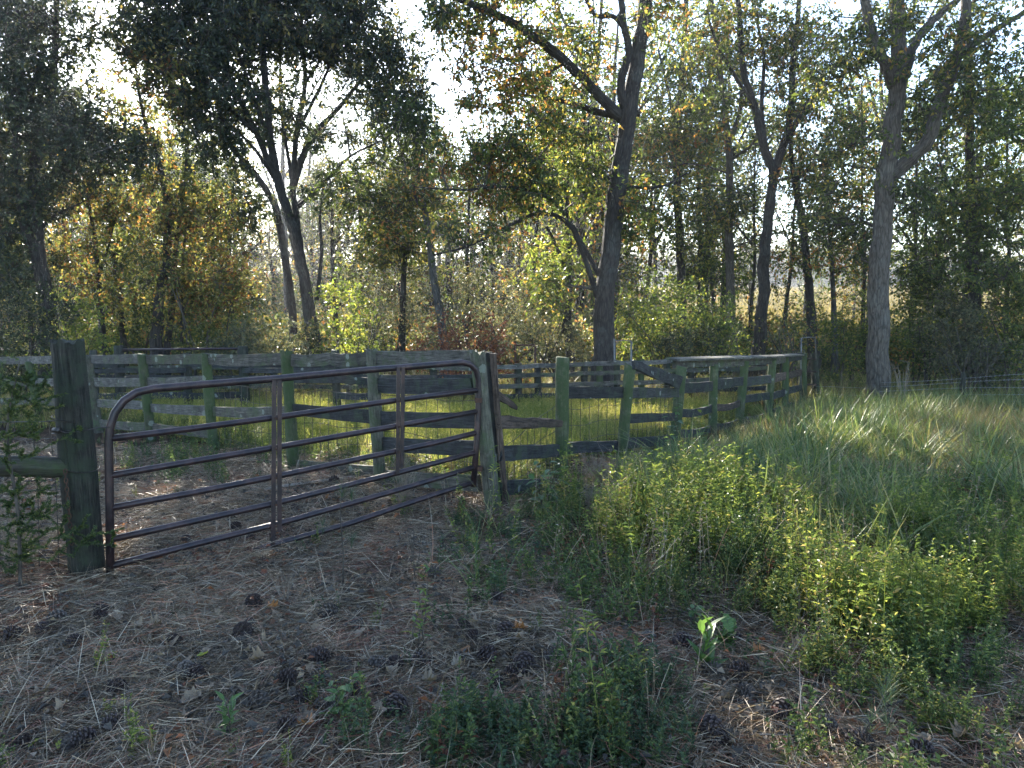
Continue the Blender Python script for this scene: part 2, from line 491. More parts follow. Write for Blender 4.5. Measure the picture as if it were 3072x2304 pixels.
# ------------------------------------------------------------------ ground sheet
xs = np.concatenate([[-700, -450, -300, -200, -140, -100, -70, -50, -36, -27], np.arange(-20, -8, .6), np.arange(-8, 8, .08), np.arange(8, 20.1, .6), [27, 36, 50, 70, 100, 140, 200, 300, 450, 700]])
ys = np.concatenate([[-60, -30, -15, -8, -4], np.arange(-2, 10, .08), np.arange(10, 26, .5), [28, 31, 35, 40, 46, 54, 62, 75, 90, 110, 140, 170, 210, 250, 300, 360, 420, 600, 900]])
X, Y = np.meshgrid(xs, ys)
Z = tz(X, Y)
nx, ny = len(xs), len(ys)
V = np.stack([X.ravel(), Y.ravel(), Z.ravel()], 1)
ii, jj = np.meshgrid(np.arange(nx - 1), np.arange(ny - 1))
a = (jj * nx + ii).ravel()
Q = np.stack([a, a + 1, a + 1 + nx, a + nx], 1)
tag(link('ground', mesh_np('ground', V, Q, M['ground'], True)), kind='structure')


# ------------------------------------------------------------------ scattering (stuff)
_proto_cols = []


def scatter(name, pts, rot, scl, idx, protos, label, cat):
    """one stuff object: copies of small tufts laid on the given points with geometry nodes"""
    pc = bpy.data.collections.new(name + '_tufts')
    for i, me in enumerate(protos):
        po = bpy.data.objects.new('%s_tuft_%02d' % (name, i), me)
        pc.objects.link(po)
    _proto_cols.append(pc)
    me = bpy.data.meshes.new(name)
    n = len(pts)
    me.vertices.add(n)
    me.vertices.foreach_set('co', np.asarray(pts, np.float32).ravel())
    a = me.attributes.new('rot', 'FLOAT_VECTOR', 'POINT'); a.data.foreach_set('vector', np.asarray(rot, np.float32).ravel())
    a = me.attributes.new('scl', 'FLOAT', 'POINT'); a.data.foreach_set('value', np.asarray(scl, np.float32))
    a = me.attributes.new('pick', 'INT', 'POINT'); a.data.foreach_set('value', np.asarray(idx, np.int32))
    o = link(name, me)
    g = bpy.data.node_groups.new(name + '_scatter', 'GeometryNodeTree')
    g.interface.new_socket('Geometry', in_out='INPUT', socket_type='NodeSocketGeometry')
    g.interface.new_socket('Geometry', in_out='OUTPUT', socket_type='NodeSocketGeometry')
    gi = g.nodes.new('NodeGroupInput'); go = g.nodes.new('NodeGroupOutput')
    ci = g.nodes.new('GeometryNodeCollectionInfo')
    ci.inputs['Collection'].default_value = pc
    ci.inputs['Separate Children'].default_value = True
    ci.inputs['Reset Children'].default_value = True
    ip = g.nodes.new('GeometryNodeInstanceOnPoints')
    ip.inputs['Pick Instance'].default_value = True

    def attr(nm, t):
        n_ = g.nodes.new('GeometryNodeInputNamedAttribute'); n_.data_type = t
        n_.inputs['Name'].default_value = nm
        return n_.outputs['Attribute']
    mp = g.nodes.new('GeometryNodeMeshToPoints')
    g.links.new(gi.outputs[0], mp.inputs['Mesh'])
    g.links.new(mp.outputs[0], ip.inputs['Points'])
    g.links.new(ci.outputs[0], ip.inputs['Instance'])
    g.links.new(attr('pick', 'INT'), ip.inputs['Instance Index'])
    er = g.nodes.new('FunctionNodeEulerToRotation')
    g.links.new(attr('rot', 'FLOAT_VECTOR'), er.inputs[0])
    g.links.new(er.outputs[0], ip.inputs['Rotation'])
    g.links.new(attr('scl', 'FLOAT'), ip.inputs['Scale'])
    g.links.new(ip.outputs[0], go.inputs[0])
    md = o.modifiers.new('scatter', 'NODES'); md.node_group = g
    return tag(o, label, cat, None, 'stuff')


def strips(base, dirs, L, w, bend, nseg=4, lift=None, fold=0):
    """N curved strips; base (n,3), dirs (n,3) start direction, bend (n,3) added quadratically"""
    n = len(base)
    t = np.linspace(0, 1, nseg + 1)
    side = np.cross(dirs, bend + 1e-4 + rng.normal(0, .02, (n, 3)))
    side /= np.linalg.norm(side, axis=1, keepdims=True) + 1e-9
    V = []
    for k, tt in enumerate(t):
        c = base + dirs * (L * tt)[:, None] + bend * (L * tt * tt)[:, None]
        ww = w * (1 - tt ** 2 * .92)
        V.append(c - side * ww[:, None] / 2); V.append(c + side * ww[:, None] / 2)
    V = np.stack(V, 1)                      # n, 2(nseg+1), 3
    m = 2 * (nseg + 1)
    q = np.array([(2 * k, 2 * k + 1, 2 * k + 3, 2 * k + 2) for k in range(nseg)])
    Q = (np.arange(n)[:, None, None] * m + q[None]).reshape(-1, 4)
    return V.reshape(-1, 3), Q


def unit(v):
    return v / (np.linalg.norm(v, axis=-1, keepdims=True) + 1e-9)


def leaves(c, d, L, w, nrm=None, fold=.25):
    """folded leaves: base c, direction d, length L, width w -> V, T (4 verts, 2 triangles each)"""
    n = len(c)
    d = unit(d)
    r = rng.normal(0, 1, (n, 3)) if nrm is None else nrm
    s = unit(np.cross(d, r))
    up = np.cross(s, d)
    L = np.broadcast_to(L, (n,))[:, None]; w = np.broadcast_to(w, (n,))[:, None]
    b = c; tip = c + d * L + up * L * -.12
    m1 = c + d * L * .45 + s * w * .5 + up * w * fold
    m2 = c + d * L * .45 - s * w * .5 + up * w * fold
    V = np.stack([b, m1, tip, m2], 1).reshape(-1, 3)
    k = np.arange(n)[:, None] * 4
    T = np.stack([k + [0, 1, 2], k + [0, 2, 3]], 1).reshape(-1, 3)
    return V, T


# ------------------------------------------------------------------ trees
def smooth_path(pts, rad, k=3):
    """Catmull-Rom through pts"""
    pts = [np.array(p, float) for p in pts]
    P_ = [pts[0] * 2 - pts[1]] + pts + [pts[-1] * 2 - pts[-2]]
    out = []; ro = []
    for i in range(1, len(P_) - 2):
        for j in range(k):
            t = j / k
            a, b, c, d = P_[i - 1], P_[i], P_[i + 1], P_[i + 2]
            out.append(.5 * ((2 * b) + (-a + c) * t + (2 * a - 5 * b + 4 * c - d) * t * t + (-a + 3 * b - 3 * c + d) * t ** 3))
            ro.append(rad[i - 1] * (1 - t) + rad[i] * t)
    out.append(pts[-1]); ro.append(rad[-1])
    return out, ro


def edges_mesh(A, B, ra, rb, n=4):
    """prisms between A and B, all at once"""
    m = len(A)
    t = unit(B - A)
    ref = np.where(np.abs(t[:, 2:3]) < .8, np.array([[0, 0, 1.]]), np.array([[1., 0, 0]]))
    u = unit(np.cross(t, ref)); v = np.cross(t, u)
    V = []
    for e, (pt, r) in enumerate(((A, ra), (B, rb))):
        for k in range(n):
            th = 2 * math.pi * k / n
            V.append(pt + (u * math.cos(th) + v * math.sin(th)) * r[:, None])
    V = np.stack(V, 1).reshape(-1, 3)
    q = np.array([(k, (k + 1) % n, n + (k + 1) % n, n + k) for k in range(n)])
    Q = (np.arange(m)[:, None, None] * 2 * n + q[None]).reshape(-1, 4)
    return V, Q


def grow(main, attractors, step=.45, tip=.006, gamma=.5, droop=.0):
    """join every attractor to the nearest part of the skeleton; returns edges with radii"""
    Pn = [p for p in main]
    par = [-1] * len(Pn); pl = [0.0] * len(Pn)
    base_n = len(Pn)
    A = np.asarray(attractors)
    M0 = np.array(Pn)
    d0 = np.array([np.min(np.linalg.norm(M0 - a, axis=1)) for a in A])
    order = np.argsort(d0)
    cap = base_n + len(A) * 40
    arr = np.zeros((cap, 3)); plen = np.zeros(cap); arr[:base_n] = M0; n = base_n
    for i in order:
        a = A[i]
        dv = a - arr[:n]
        d = np.linalg.norm(dv, axis=1)
        cost = d + .25 * plen[:n] + .5 * np.maximum(0, -dv[:, 2])
        j = int(np.argmin(cost))
        L = d[j]
        k = max(1, min(30, int(L / step)))
        st = arr[j].copy(); prev = j
        off = rng.normal(0, .10 * L / max(k, 1) ** .5, 3); off[2] = abs(off[2]) * .6 + .06 * L
        for q in range(1, k + 1):
            t = q / k
            p = st + (a - st) * t + off * math.sin(math.pi * t) + (rng.normal(0, .05 * step * 2, 3) if q < k else 0)
            arr[n] = p; par.append(prev); plen[n] = plen[prev] + L / k; prev = n; n += 1
    cnt = np.zeros(n)
    child = np.zeros(n, bool)
    for i in range(base_n, n): child[par[i]] = True
    for i in range(n - 1, base_n - 1, -1):
        if not child[i]: cnt[i] += 1
        cnt[par[i]] += cnt[i]
    idx = np.arange(base_n, n)
    pa = np.array([par[i] for i in idx])
    rb = tip * cnt[idx] ** gamma
    ra = np.where(pa >= base_n, np.minimum(tip * np.maximum(cnt[pa], 1) ** gamma, rb * 1.5), rb * 1.25)
    return arr[pa], arr[idx], ra, rb


def in_blob(n, c, r):
    """points in an ellipsoid with ragged edge"""
    v = rng.normal(0, 1, (n, 3)); v = unit(v)
    rad = rng.random(n) ** (1 / 2.4) * (1 + .25 * np.sin(v[:, 0] * 5 + c[0]) * np.cos(v[:, 2] * 6 + c[2]))
    return np.array(c) + v * rad[:, None] * np.array(r)


def leaf_cloud(tips, per, spread, L, w, droop=.5):
    n = len(tips) * per
    c = np.repeat(tips, per, 0) + rng.normal(0, 1, (n, 3)) * np.array([spread, spread, spread * .7])
    d = rng.normal(0, 1, (n, 3)); d[:, 2] -= droop
    return leaves(c, d, L * rng.uniform(.6, 1.25, n), w * rng.uniform(.7, 1.3, n))


def sprays(tips, per, length, L, w, droop=.5, k=4):
    """every twig end carries a few leafy sprays; leaves sit along them"""
    m = len(tips)
    d = rng.normal(0, 1, (m * k, 3)); d[:, 2] += .1; d = unit(d)
    A = np.repeat(tips, k, 0); ln = length * rng.uniform(.5, 1.3, m * k)[:, None]
    B = A + d * ln; B[:, 2] -= droop * .35 * ln[:, 0]
    q = max(1, per // k)
    n = m * k * q
    t = rng.uniform(.15, 1.05, n)[:, None]
    a_ = np.repeat(A, q, 0); b_ = np.repeat(B, q, 0)
    c = a_ + (b_ - a_) * t + rng.normal(0, .02 + L * .15, (n, 3))
    dd = unit(b_ - a_) * .7 + rng.normal(0, .75, (n, 3)); dd[:, 2] -= droop
    lv, lt = leaves(c, dd, L * rng.uniform(.55, 1.25, n), w * rng.uniform(.7, 1.3, n))
    return lv, lt, A, B


def tree(name, label, cat, limbs, blobs, bark, leaf, per=60, spread=.3, L=.12, w=.06, group=None, tip=.009, sides=9, Yb=None, step=.45, gaps=(), dense=1.35, gamma=.5):
    """limbs: lists of (px, py, Y) with end widths in metres; blobs: (px, py, Y, rx, ry, rdepth, n)"""
    base = P(limbs[0][0][0][0], limbs[0][0][0][1], limbs[0][0][0][2])
    zg = float(tz(base.x, base.y))
    root = thing(name, label, cat, (base.x, base.y, zg), group)
    mb = MB(); skel = []
    for li, (pts, r0, r1) in enumerate(limbs):
        W = [np.array(P(*p)) for p in pts]
        if li == 0 or pts[0][1] > 1000:
            foot = W[0].copy(); foot[2] = float(tz(foot[0], foot[1])) - .15
            if foot[2] < W[0][2] - .1: W = [foot] + W
        # add a bend or two so that no limb is straight
        rad = list(np.linspace(r0, r1, len(W)))
        if li == 0: rad[0] = r0 * 1.6; rad[1] = max(rad[1], r0 * 1.05)
        sp, sr = smooth_path(W, rad, 4)
        for i in range(1, len(sp) - 1):
            sp[i] = sp[i] + rng.normal(0, .10, 3) * sr[i]
        mb.tube(sp, sr, sides if li else 14, rough=.05 if li else .07)
        skel += [np.array(p) for i, p in enumerate(sp) if li or i > len(sp) * .25]
    att = []
    for (px, py, Yd, rx, ry, rd, n) in blobs:
        c = P(px, py, Yd)
        k = Yd / F
        att.append(in_blob(int(n * dense), c, (rx * k, rd, ry * k)))
    att = np.concatenate(att)
    for (gx, gy, gw, gh, keep) in gaps:      # crown thinned to let sun reach weeds and meadow; sky shows through
        qx, qy = proj(att[:, 0], att[:, 1], att[:, 2])
        att = att[(((qx - gx) / gw) ** 2 + ((qy - gy) / gh) ** 2 > 1) | (rng.random(len(att)) < keep)]
    att[:, 2] = np.maximum(att[:, 2], tz(att[:, 0], att[:, 1]) + .15)
    A, B, ra, rb = grow(skel, att, step, tip, gamma)
    part('trunk', mb.mesh('trunk', bark, True), root)
    if per:
        v, t, SA, SB = sprays(att, int(per * .78), spread * 1.5, L, w)
        A = np.concatenate([A, SA]); B = np.concatenate([B, SB]); ra = np.concatenate([ra, np.full(len(SA), tip * .7)]); rb = np.concatenate([rb, np.full(len(SA), tip * .35)])
    bv, bq = edges_mesh(A, B, ra, rb, 3)
    part('branches', mesh_np('branches', bv, bq, M['twig'], True), root, kind='stuff')
    if per:
        part('crown', mesh_np('crown', v, t, leaf), root, kind='stuff')
    return root


# the big oak behind the middle of the pen
tree('oak_tree', 'tall dark oak just behind the paddock with a thick limb arching up to the left', 'tree',
     [([(1812, 1100, 17), (1815, 950, 17), (1835, 700, 17), (1862, 500, 17), (1885, 330, 17), (1915, 160, 17), (1935, 0, 17), (1945, -250, 17)], .25, .13),
      ([(1870, 360, 17), (1800, 290, 16.8), (1700, 190, 16.3), (1600, 110, 15.8), (1490, 45, 15.4), (1370, -5, 15), (1200, -50, 14.6)], .125, .05),
      ([(1868, 350, 17), (1790, 335, 17.2), (1700, 305, 17.4), (1560, 285, 17.6)], .09, .035),
      ([(1880, 350, 17), (1862, 250, 16.8), (1885, 160, 16.7), (1870, 60, 16.6), (1850, -100, 16.4)], .10, .06),
      ([(1878, 90, 16.7), (1840, 50, 16.6), (1785, 45, 16.5), (1750, -20, 16.4)], .06, .03),
      ([(1795, 900, 17), (1752, 770, 16.8), (1705, 670, 16.5), (1620, 640, 16.2), (1520, 680, 15.8), (1400, 740, 15.4), (1300, 765, 15.1)], .062, .015),
      ([(1800, 830, 17), (1740, 720, 17.1), (1700, 640, 17.3)], .06, .03),
      ([(1700, 650, 16.5), (1640, 590, 16), (1520, 560, 15.6), (1380, 570, 15.2), (1240, 560, 14.9)], .04, .012),
      ([(1850, 560, 17), (1980, 560, 17), (2060, 520, 17.2)], .04, .015)],
     [(1480, 60, 15.5, 200, 110, 1.2, 60), (1500, 250, 15.8, 170, 110, 1.2, 55), (1640, 400, 16.6, 160, 130, 1.2, 60), (1450, 470, 15.6, 180, 90, 1.0, 55),
      (1560, 560, 16, 200, 80, 1.0, 60), (1700, 140, 16.5, 150, 120, 1.2, 45), (1760, 520, 16.8, 70, 120, .8, 30), (1900, 640, 17, 60, 140, .7, 16),
      (1700, -250, 16.5, 400, 200, 2.5, 50), (1330, 40, 15, 60, 60, .6, 14), (1980, 40, 17, 90, 140, 1.2, 26), (1420, 700, 15.6, 160, 60, .7, 22), (1650, 850, 16.7, 60, 80, .6, 14)],
     M['bark'], M['leaf_mixed'], 42, .26, .11, .055)

# pale barked tree at the right
tree('hickory_tree', 'large pale barked tree at the right with a limb forking up to the right', 'tree',
     [([(2634, 1225, 16), (2634, 1000, 16), (2640, 800, 16), (2652, 600, 16), (2670, 430, 16), (2690, 300, 16), (2695, 150, 16), (2692, 0, 16), (2690, -250, 16)], .235, .12),
      ([(2682, 260, 16), (2655, 190, 15.8), (2620, 120, 15.7), (2595, 0, 15.6), (2570, -200, 15.4)], .13, .07),
      ([(2682, 330, 16), (2712, 230, 16.2), (2745, 130, 16.3), (2800, 60, 16.5), (2870, 0, 16.8), (2950, -100, 17)], .12, .05),
      ([(2672, 530, 16), (2730, 480, 15.8), (2785, 420, 15.6), (2815, 320, 15.4), (2850, 230, 15.3), (2880, 130, 15.2), (2900, 0, 15.1), (2910, -200, 15)], .15, .08),
      ([(2868, 170, 15.2), (2940, 120, 15), (3010, 75, 14.8), (3100, 20, 14.6)], .08, .04)],
     [(2700, 60, 16, 220, 120, 1.4, 50), (2520, 200, 15.8, 130, 120, 1.0, 36), (2860, 280, 15.5, 170, 120, 1.2, 46), (2960, 120, 15, 140, 130, 1.2, 36),
      (2560, 420, 16, 110, 90, .8, 22), (2480, 640, 17, 130, 110, 1, 30), (2560, 720, 17, 90, 80, 1, 18), (2780, 380, 16.5, 90, 90, 1, 20), (2760, 560, 15.8, 90, 100, .8, 20), (2700, -280, 16, 420, 220, 2.5, 50)],
     M['bark_pale'], M['leaf_mixed'], 42, .27, .11, .055)

# spreading oak at the left in front of the sun
limbs = [([(945, 1060, 20.5), (925, 900, 20.5), (895, 760, 20.5), (865, 640, 20.5), (838, 560, 20.5), (815, 450, 20.5), (800, 300, 20.4), (790, 120, 20.3), (790, -200, 20.2)], .185, .06),
         ([(880, 1060, 20.8), (872, 900, 20.8), (855, 780, 20.8), (830, 640, 20.8), (780, 540, 20.8), (720, 470, 20.6), (650, 380, 20.4), (560, 300, 20.2), (470, 190, 20)], .13, .04),
         ([(905, 800, 20.5), (890, 650, 20.7), (878, 560, 21), (890, 400, 21.2), (915, 250, 21.4), (905, 80, 21.6), (900, -200, 22)], .10, .04),
         ([(878, 560, 21), (930, 420, 21.4), (1010, 330, 21.8), (1100, 220, 22), (1180, 100, 22.2)], .10, .03),
         ([(838, 560, 20.5), (770, 400, 20.2), (700, 260, 20), (640, 120, 19.8), (590, -80, 19.6)], .09, .03),
         ([(770, 400, 20.2), (660, 300, 19.9), (540, 210, 19.6), (440, 110, 19.3)], .07, .03),
         ([(895, 620, 20.7), (960, 560, 20.5), (1050, 470, 20.2), (1150, 420, 20)], .06, .02),
         ([(838, 560, 20.5), (745, 425, 20.3), (620, 330, 20), (470, 240, 19.6)], .055, .015),
         ([(815, 450, 20.5), (765, 300, 20.2), (705, 120, 19.9), (680, -60, 19.7)], .06, .02),
         ([(878, 560, 21), (858, 430, 21.3), (838, 280, 21.6), (852, 60, 21.8)], .055, .02),
         ([(700, 260, 20), (600, 200, 19.7), (520, 80, 19.5), (480, -40, 19.4)], .05, .02),
         ([(890, 400, 21.2), (960, 260, 21.3), (1020, 120, 21.4), (1060, -40, 21.5)], .055, .02),
         ([(915, 250, 21.4), (975, 150, 21.7), (990, 20, 21.9)], .04, .015),
         ([(950, 900, 20.5), (965, 760, 20.7), (960, 640, 21), (985, 500, 21.2)], .06, .02)]
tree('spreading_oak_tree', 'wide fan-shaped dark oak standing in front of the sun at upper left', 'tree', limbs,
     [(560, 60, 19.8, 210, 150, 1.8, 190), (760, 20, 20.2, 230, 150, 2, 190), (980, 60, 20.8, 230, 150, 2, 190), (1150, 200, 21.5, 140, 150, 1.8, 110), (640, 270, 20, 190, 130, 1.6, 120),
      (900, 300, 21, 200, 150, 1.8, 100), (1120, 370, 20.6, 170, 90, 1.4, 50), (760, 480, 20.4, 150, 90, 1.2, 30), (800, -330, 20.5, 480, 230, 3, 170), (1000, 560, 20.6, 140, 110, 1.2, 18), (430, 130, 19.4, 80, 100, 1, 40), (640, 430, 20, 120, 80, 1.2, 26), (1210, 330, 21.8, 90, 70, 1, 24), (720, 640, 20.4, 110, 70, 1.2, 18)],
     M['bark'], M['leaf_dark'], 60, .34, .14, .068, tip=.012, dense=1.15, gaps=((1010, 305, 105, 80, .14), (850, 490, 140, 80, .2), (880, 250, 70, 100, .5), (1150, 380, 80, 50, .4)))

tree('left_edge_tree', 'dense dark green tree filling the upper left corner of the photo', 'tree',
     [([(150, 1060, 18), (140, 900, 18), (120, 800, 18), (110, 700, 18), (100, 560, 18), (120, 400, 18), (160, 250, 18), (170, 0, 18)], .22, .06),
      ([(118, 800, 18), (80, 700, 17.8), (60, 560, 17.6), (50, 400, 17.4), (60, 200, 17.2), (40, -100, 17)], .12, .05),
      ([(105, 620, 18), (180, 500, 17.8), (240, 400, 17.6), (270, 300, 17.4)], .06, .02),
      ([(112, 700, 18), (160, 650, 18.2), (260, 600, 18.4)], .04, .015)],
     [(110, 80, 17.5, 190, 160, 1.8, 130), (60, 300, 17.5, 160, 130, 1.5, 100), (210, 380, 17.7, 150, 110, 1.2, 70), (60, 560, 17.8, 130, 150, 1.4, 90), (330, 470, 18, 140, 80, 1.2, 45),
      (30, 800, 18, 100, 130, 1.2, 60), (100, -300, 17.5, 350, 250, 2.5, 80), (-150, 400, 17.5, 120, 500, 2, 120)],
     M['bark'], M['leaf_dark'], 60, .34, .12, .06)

tree('forked_tree', 'dark tree with a V-shaped fork behind the right half of the pen', 'tree',
     [([(2275, 1080, 20), (2285, 950, 20), (2292, 800, 20), (2305, 650, 20), (2318, 520, 20), (2290, 440, 20), (2265, 330, 20), (2230, 200, 19.8), (2215, 0, 19.7), (2200, -200, 19.6)], .18, .05),
      ([(2318, 530, 20), (2345, 450, 20), (2370, 360, 20.2), (2378, 200, 20.4), (2392, 60, 20.6), (2410, -150, 20.8)], .12, .05),
      ([(2300, 480, 20), (2285, 330, 20.4), (2292, 180, 20.6), (2270, 60, 20.8)], .07, .03),
      ([(2345, 450, 20), (2400, 350, 19.7), (2440, 290, 19.5), (2475, 255, 19.3)], .08, .05),
      ([(2265, 330, 20), (2200, 220, 19.6), (2150, 130, 19.4), (2120, 40, 19.2)], .06, .03)],
     [(2200, 80, 19.8, 160, 130, 1.5, 60), (2400, 120, 20.2, 130, 130, 1.3, 44), (2380, 340, 19.8, 80, 70, .8, 22), (2430, 480, 19.6, 90, 100, .8, 22), (2250, -260, 20, 350, 200, 2.5, 40), (2160, 320, 19.7, 100, 90, 1, 22)],
     M['bark'], M['leaf_mixed'], 42, .28, .12, .055)

tree('straight_tree', 'straight trunked tree close left of the V-forked tree', 'tree',
     [([(2200, 1080, 22), (2192, 900, 22), (2188, 700, 22), (2190, 560, 22), (2185, 420, 22), (2170, 300, 22), (2150, 120, 22), (2120, -100, 22)], .15, .05),
      ([(2188, 430, 22), (2220, 330, 22.2), (2225, 200, 22.4)], .08, .04), ([(2192, 480, 22), (2250, 440, 21.8), (2275, 400, 21.6)], .05, .02)],
     [(2150, 150, 22, 150, 150, 1.5, 50), (2080, 380, 22, 120, 110, 1.2, 36), (2290, 130, 22, 110, 110, 1.2, 20), (2330, 740, 22, 90, 60, 1, 14), (2210, 620, 21.6, 100, 50, .8, 18), (2200, -200, 22, 260, 200, 2, 20), (2100, 620, 22, 90, 100, 1, 24), (1960, 420, 22.5, 90, 160, 1.2, 36), (2330, 330, 22.5, 90, 200, 1.2, 36)],
     M['bark_pale'], M['leaf_mixed'], 42, .3, .13, .06)

tree('leafy_tree', 'slim tree clothed in green leaves right of the big central oak', 'tree',
     [([(2052, 1060, 24), (2045, 900, 24), (2040, 700, 24), (2030, 550, 24), (2035, 380, 24), (2048, 200, 24), (2060, 0, 24), (2070, -200, 24)], .17, .06),
      ([(2032, 400, 24), (2000, 250, 23.8), (1975, 150, 23.6)], .06, .03), ([(2030, 560, 24), (1960, 560, 23.7), (1930, 620, 23.5)], .04, .02)],
     [(2040, 200, 24, 130, 180, 1.6, 90), (2040, 430, 24, 110, 100, 1.4, 60), (1980, 640, 23.8, 110, 110, 1.2, 45), (2080, -150, 24, 250, 200, 2, 20), (2100, 700, 24, 70, 110, 1, 24)],
     M['bark'], M['leaf_green'], 42, .32, .13, .06)

tree('bent_tree', 'thin dark tree with one bent arm between the forked tree and the pale tree', 'tree',
     [([(2440, 1040, 21), (2425, 850, 21), (2405, 650, 21), (2385, 560, 21), (2372, 440, 21), (2375, 300, 21)], .14, .04),
      ([(2400, 620, 21), (2392, 540, 21), (2430, 505, 20.8), (2480, 490, 20.6), (2540, 460, 20.4)], .07, .03)],
     [(2420, 520, 21, 110, 80, 1, 28), (2540, 380, 20.6, 90, 110, 1, 32), (2420, 760, 21, 120, 70, 1, 22), (2500, 620, 20.7, 100, 90, .9, 28), (2420, 200, 21, 130, 150, 1.2, 36)],
     M['bark'], M['leaf_mixed'], 40, .28, .12, .055)

tree('right_shade_tree', 'dark straight tree near the right edge behind the wire fence', 'tree',
     [([(2935, 1120, 18), (2925, 950, 18), (2915, 750, 18), (2912, 600, 18), (2908, 400, 18), (2905, 200, 18), (2900, -100, 18)], .17, .06),
      ([(2912, 650, 18), (2870, 600, 17.8), (2830, 520, 17.6), (2810, 430, 17.4)], .05, .02), ([(2910, 560, 18), (2980, 470, 18.2), (3040, 420, 18.4)], .04, .02)],
     [(2960, 340, 17.6, 130, 130, 1.4, 70), (2860, 620, 17.8, 120, 130, 1.2, 70), (3030, 560, 17.6, 120, 140, 1.3, 80), (2980, 800, 17.6, 150, 120, 1.2, 80), (2780, 780, 18, 90, 110, 1, 40), (2950, -150, 17.8, 250, 250, 2, 90),
      (3250, 400, 17.6, 150, 500, 2, 130)],
     M['bark'], M['leaf_green'], 42, .27, .11, .055)

tree('leaning_tree', 'thin leaning grey trunk between the spreading oak and the central oak', 'tree',
     [([(1335, 1060, 20), (1322, 950, 20), (1300, 820, 20), (1288, 720, 20), (1275, 640, 20), (1258, 540, 20), (1250, 420, 20)], .13, .05),
      ([(1262, 620, 20), (1230, 560, 19.8), (1210, 470, 19.6)], .05, .02)],
     [(1230, 420, 20, 130, 110, 1.2, 55), (1130, 560, 20, 150, 90, 1.2, 60), (1280, 560, 20, 130, 90, 1.2, 50), (1180, 680, 20, 130, 80, 1.2, 45)],
     M['bark_grey'], M['leaf_mixed'], 42, .3, .12, .06)

tree('slim_tree', 'slim dark trunk left of the leaning grey trunk', 'tree',
     [([(1205, 1060, 21), (1208, 900, 21), (1215, 760, 21), (1230, 640, 21), (1225, 540, 21)], .10, .05),
      ([(1212, 800, 21), (1180, 720, 20.8), (1150, 640, 20.6)], .04, .02)],
     [(1140, 760, 21, 110, 90, 1, 34), (1240, 760, 21, 90, 90, 1, 26), (1200, 600, 21, 120, 60, 1, 30)],
     M['bark'], M['leaf_autumn'], 40, .3, .12, .06)

tree('yellow_sapling_tree', 'cluster of thin trunks with yellow autumn leaves left of the spreading oak', 'tree',
     [([(470, 1060, 19), (478, 900, 19), (500, 780, 19), (505, 640, 19), (480, 500, 19), (440, 380, 19), (410, 250, 19)], .15, .03),
      ([(500, 1060, 19.3), (520, 900, 19.3), (525, 760, 19.3), (545, 620, 19.3), (560, 480, 19.3)], .10, .03),
      ([(545, 1060, 19.1), (548, 880, 19.1), (550, 760, 19.2), (560, 660, 19.3)], .05, .02), ([(500, 660, 19), (440, 540, 18.8), (400, 440, 18.6)], .04, .02)],
     [(500, 600, 19, 130, 100, 1.2, 60), (420, 420, 19, 110, 100, 1.1, 26), (600, 640, 19.2, 110, 110, 1.2, 50), (480, 780, 18.8, 130, 90, 1, 45), (560, 900, 19, 110, 80, 1, 30), (480, 250, 19, 120, 110, 1.2, 24), (330, 330, 19.2, 90, 110, 1, 14), (640, 820, 19.4, 110, 80, 1, 30)],
     M['bark'], M['leaf_autumn'], 38, .3, .12, .06)

tree('thin_pair_tree', 'thin trunk with sparse gold leaves standing above the big gate post', 'tree',
     [([(312, 1060, 20), (300, 900, 20), (290, 760, 20), (272, 640, 20), (255, 560, 20)], .09, .03), ([(300, 820, 20), (330, 720, 20), (350, 640, 20)], .03, .015)],
     [(210, 470, 20, 110, 80, 1, 24), (280, 600, 20, 110, 80, 1, 34), (240, 760, 19.6, 120, 90, 1, 34), (330, 880, 19.6, 90, 70, 1, 22)],
     M['bark'], M['leaf_autumn'], 38, .3, .12, .06)
tree('thin_dark_tree', 'thin dark trunk between the gold leaved saplings at left', 'tree',
     [([(372, 1060, 20.5), (362, 920, 20.5), (345, 780, 20.5), (330, 680, 20.5), (322, 580, 20.5)], .085, .03)],
     [(330, 580, 20.5, 90, 80, 1, 26), (380, 720, 20.2, 90, 80, 1, 26)],
     M['bark'], M['leaf_mixed'], 38, .3, .12, .06)
tree('twin_trunk_tree', 'slim dark trunk close behind the left side of the central oak', 'tree',
     [([(1708, 1080, 20), (1706, 900, 20), (1712, 780, 20), (1700, 640, 20), (1705, 520, 20)], .12, .04), ([(1690, 1000, 20), (1700, 830, 20), (1660, 720, 19.8), (1640, 680, 19.6)], .06, .03)],
     [(1660, 760, 20, 100, 80, 1, 26), (1640, 880, 19.6, 90, 60, 1, 20), (1720, 520, 20, 110, 110, 1.2, 34)],
     M['bark'], M['leaf_lime'], 38, .28, .12, .06)
tree('back_right_tree', 'slim trunk seen just left of the pale barked tree', 'tree',
     [([(2505, 1080, 23), (2500, 900, 23), (2490, 720, 23), (2480, 560, 23), (2485, 400, 23)], .10, .03), ([(2500, 820, 23), (2475, 700, 23), (2460, 560, 23)], .04, .02)],
     [(2480, 560, 23, 90, 100, 1, 24), (2540, 760, 23, 90, 90, 1, 24), (2600, 620, 23, 80, 120, 1, 22)],
     M['bark_grey'], M['leaf_mixed'], 38, .32, .13, .06)
tree('back_middle_tree', 'slim trunk standing between the leafy tree and the straight tree', 'tree',
     [([(2105, 1070, 25), (2100, 900, 25), (2102, 760, 25), (2095, 600, 25), (2100, 420, 25)], .12, .04)],
     [(2100, 520, 25, 90, 110, 1, 30), (2120, 820, 24.6, 110, 80, 1, 34)],
     M['bark'], M['leaf_green'], 38, .32, .13, .06)

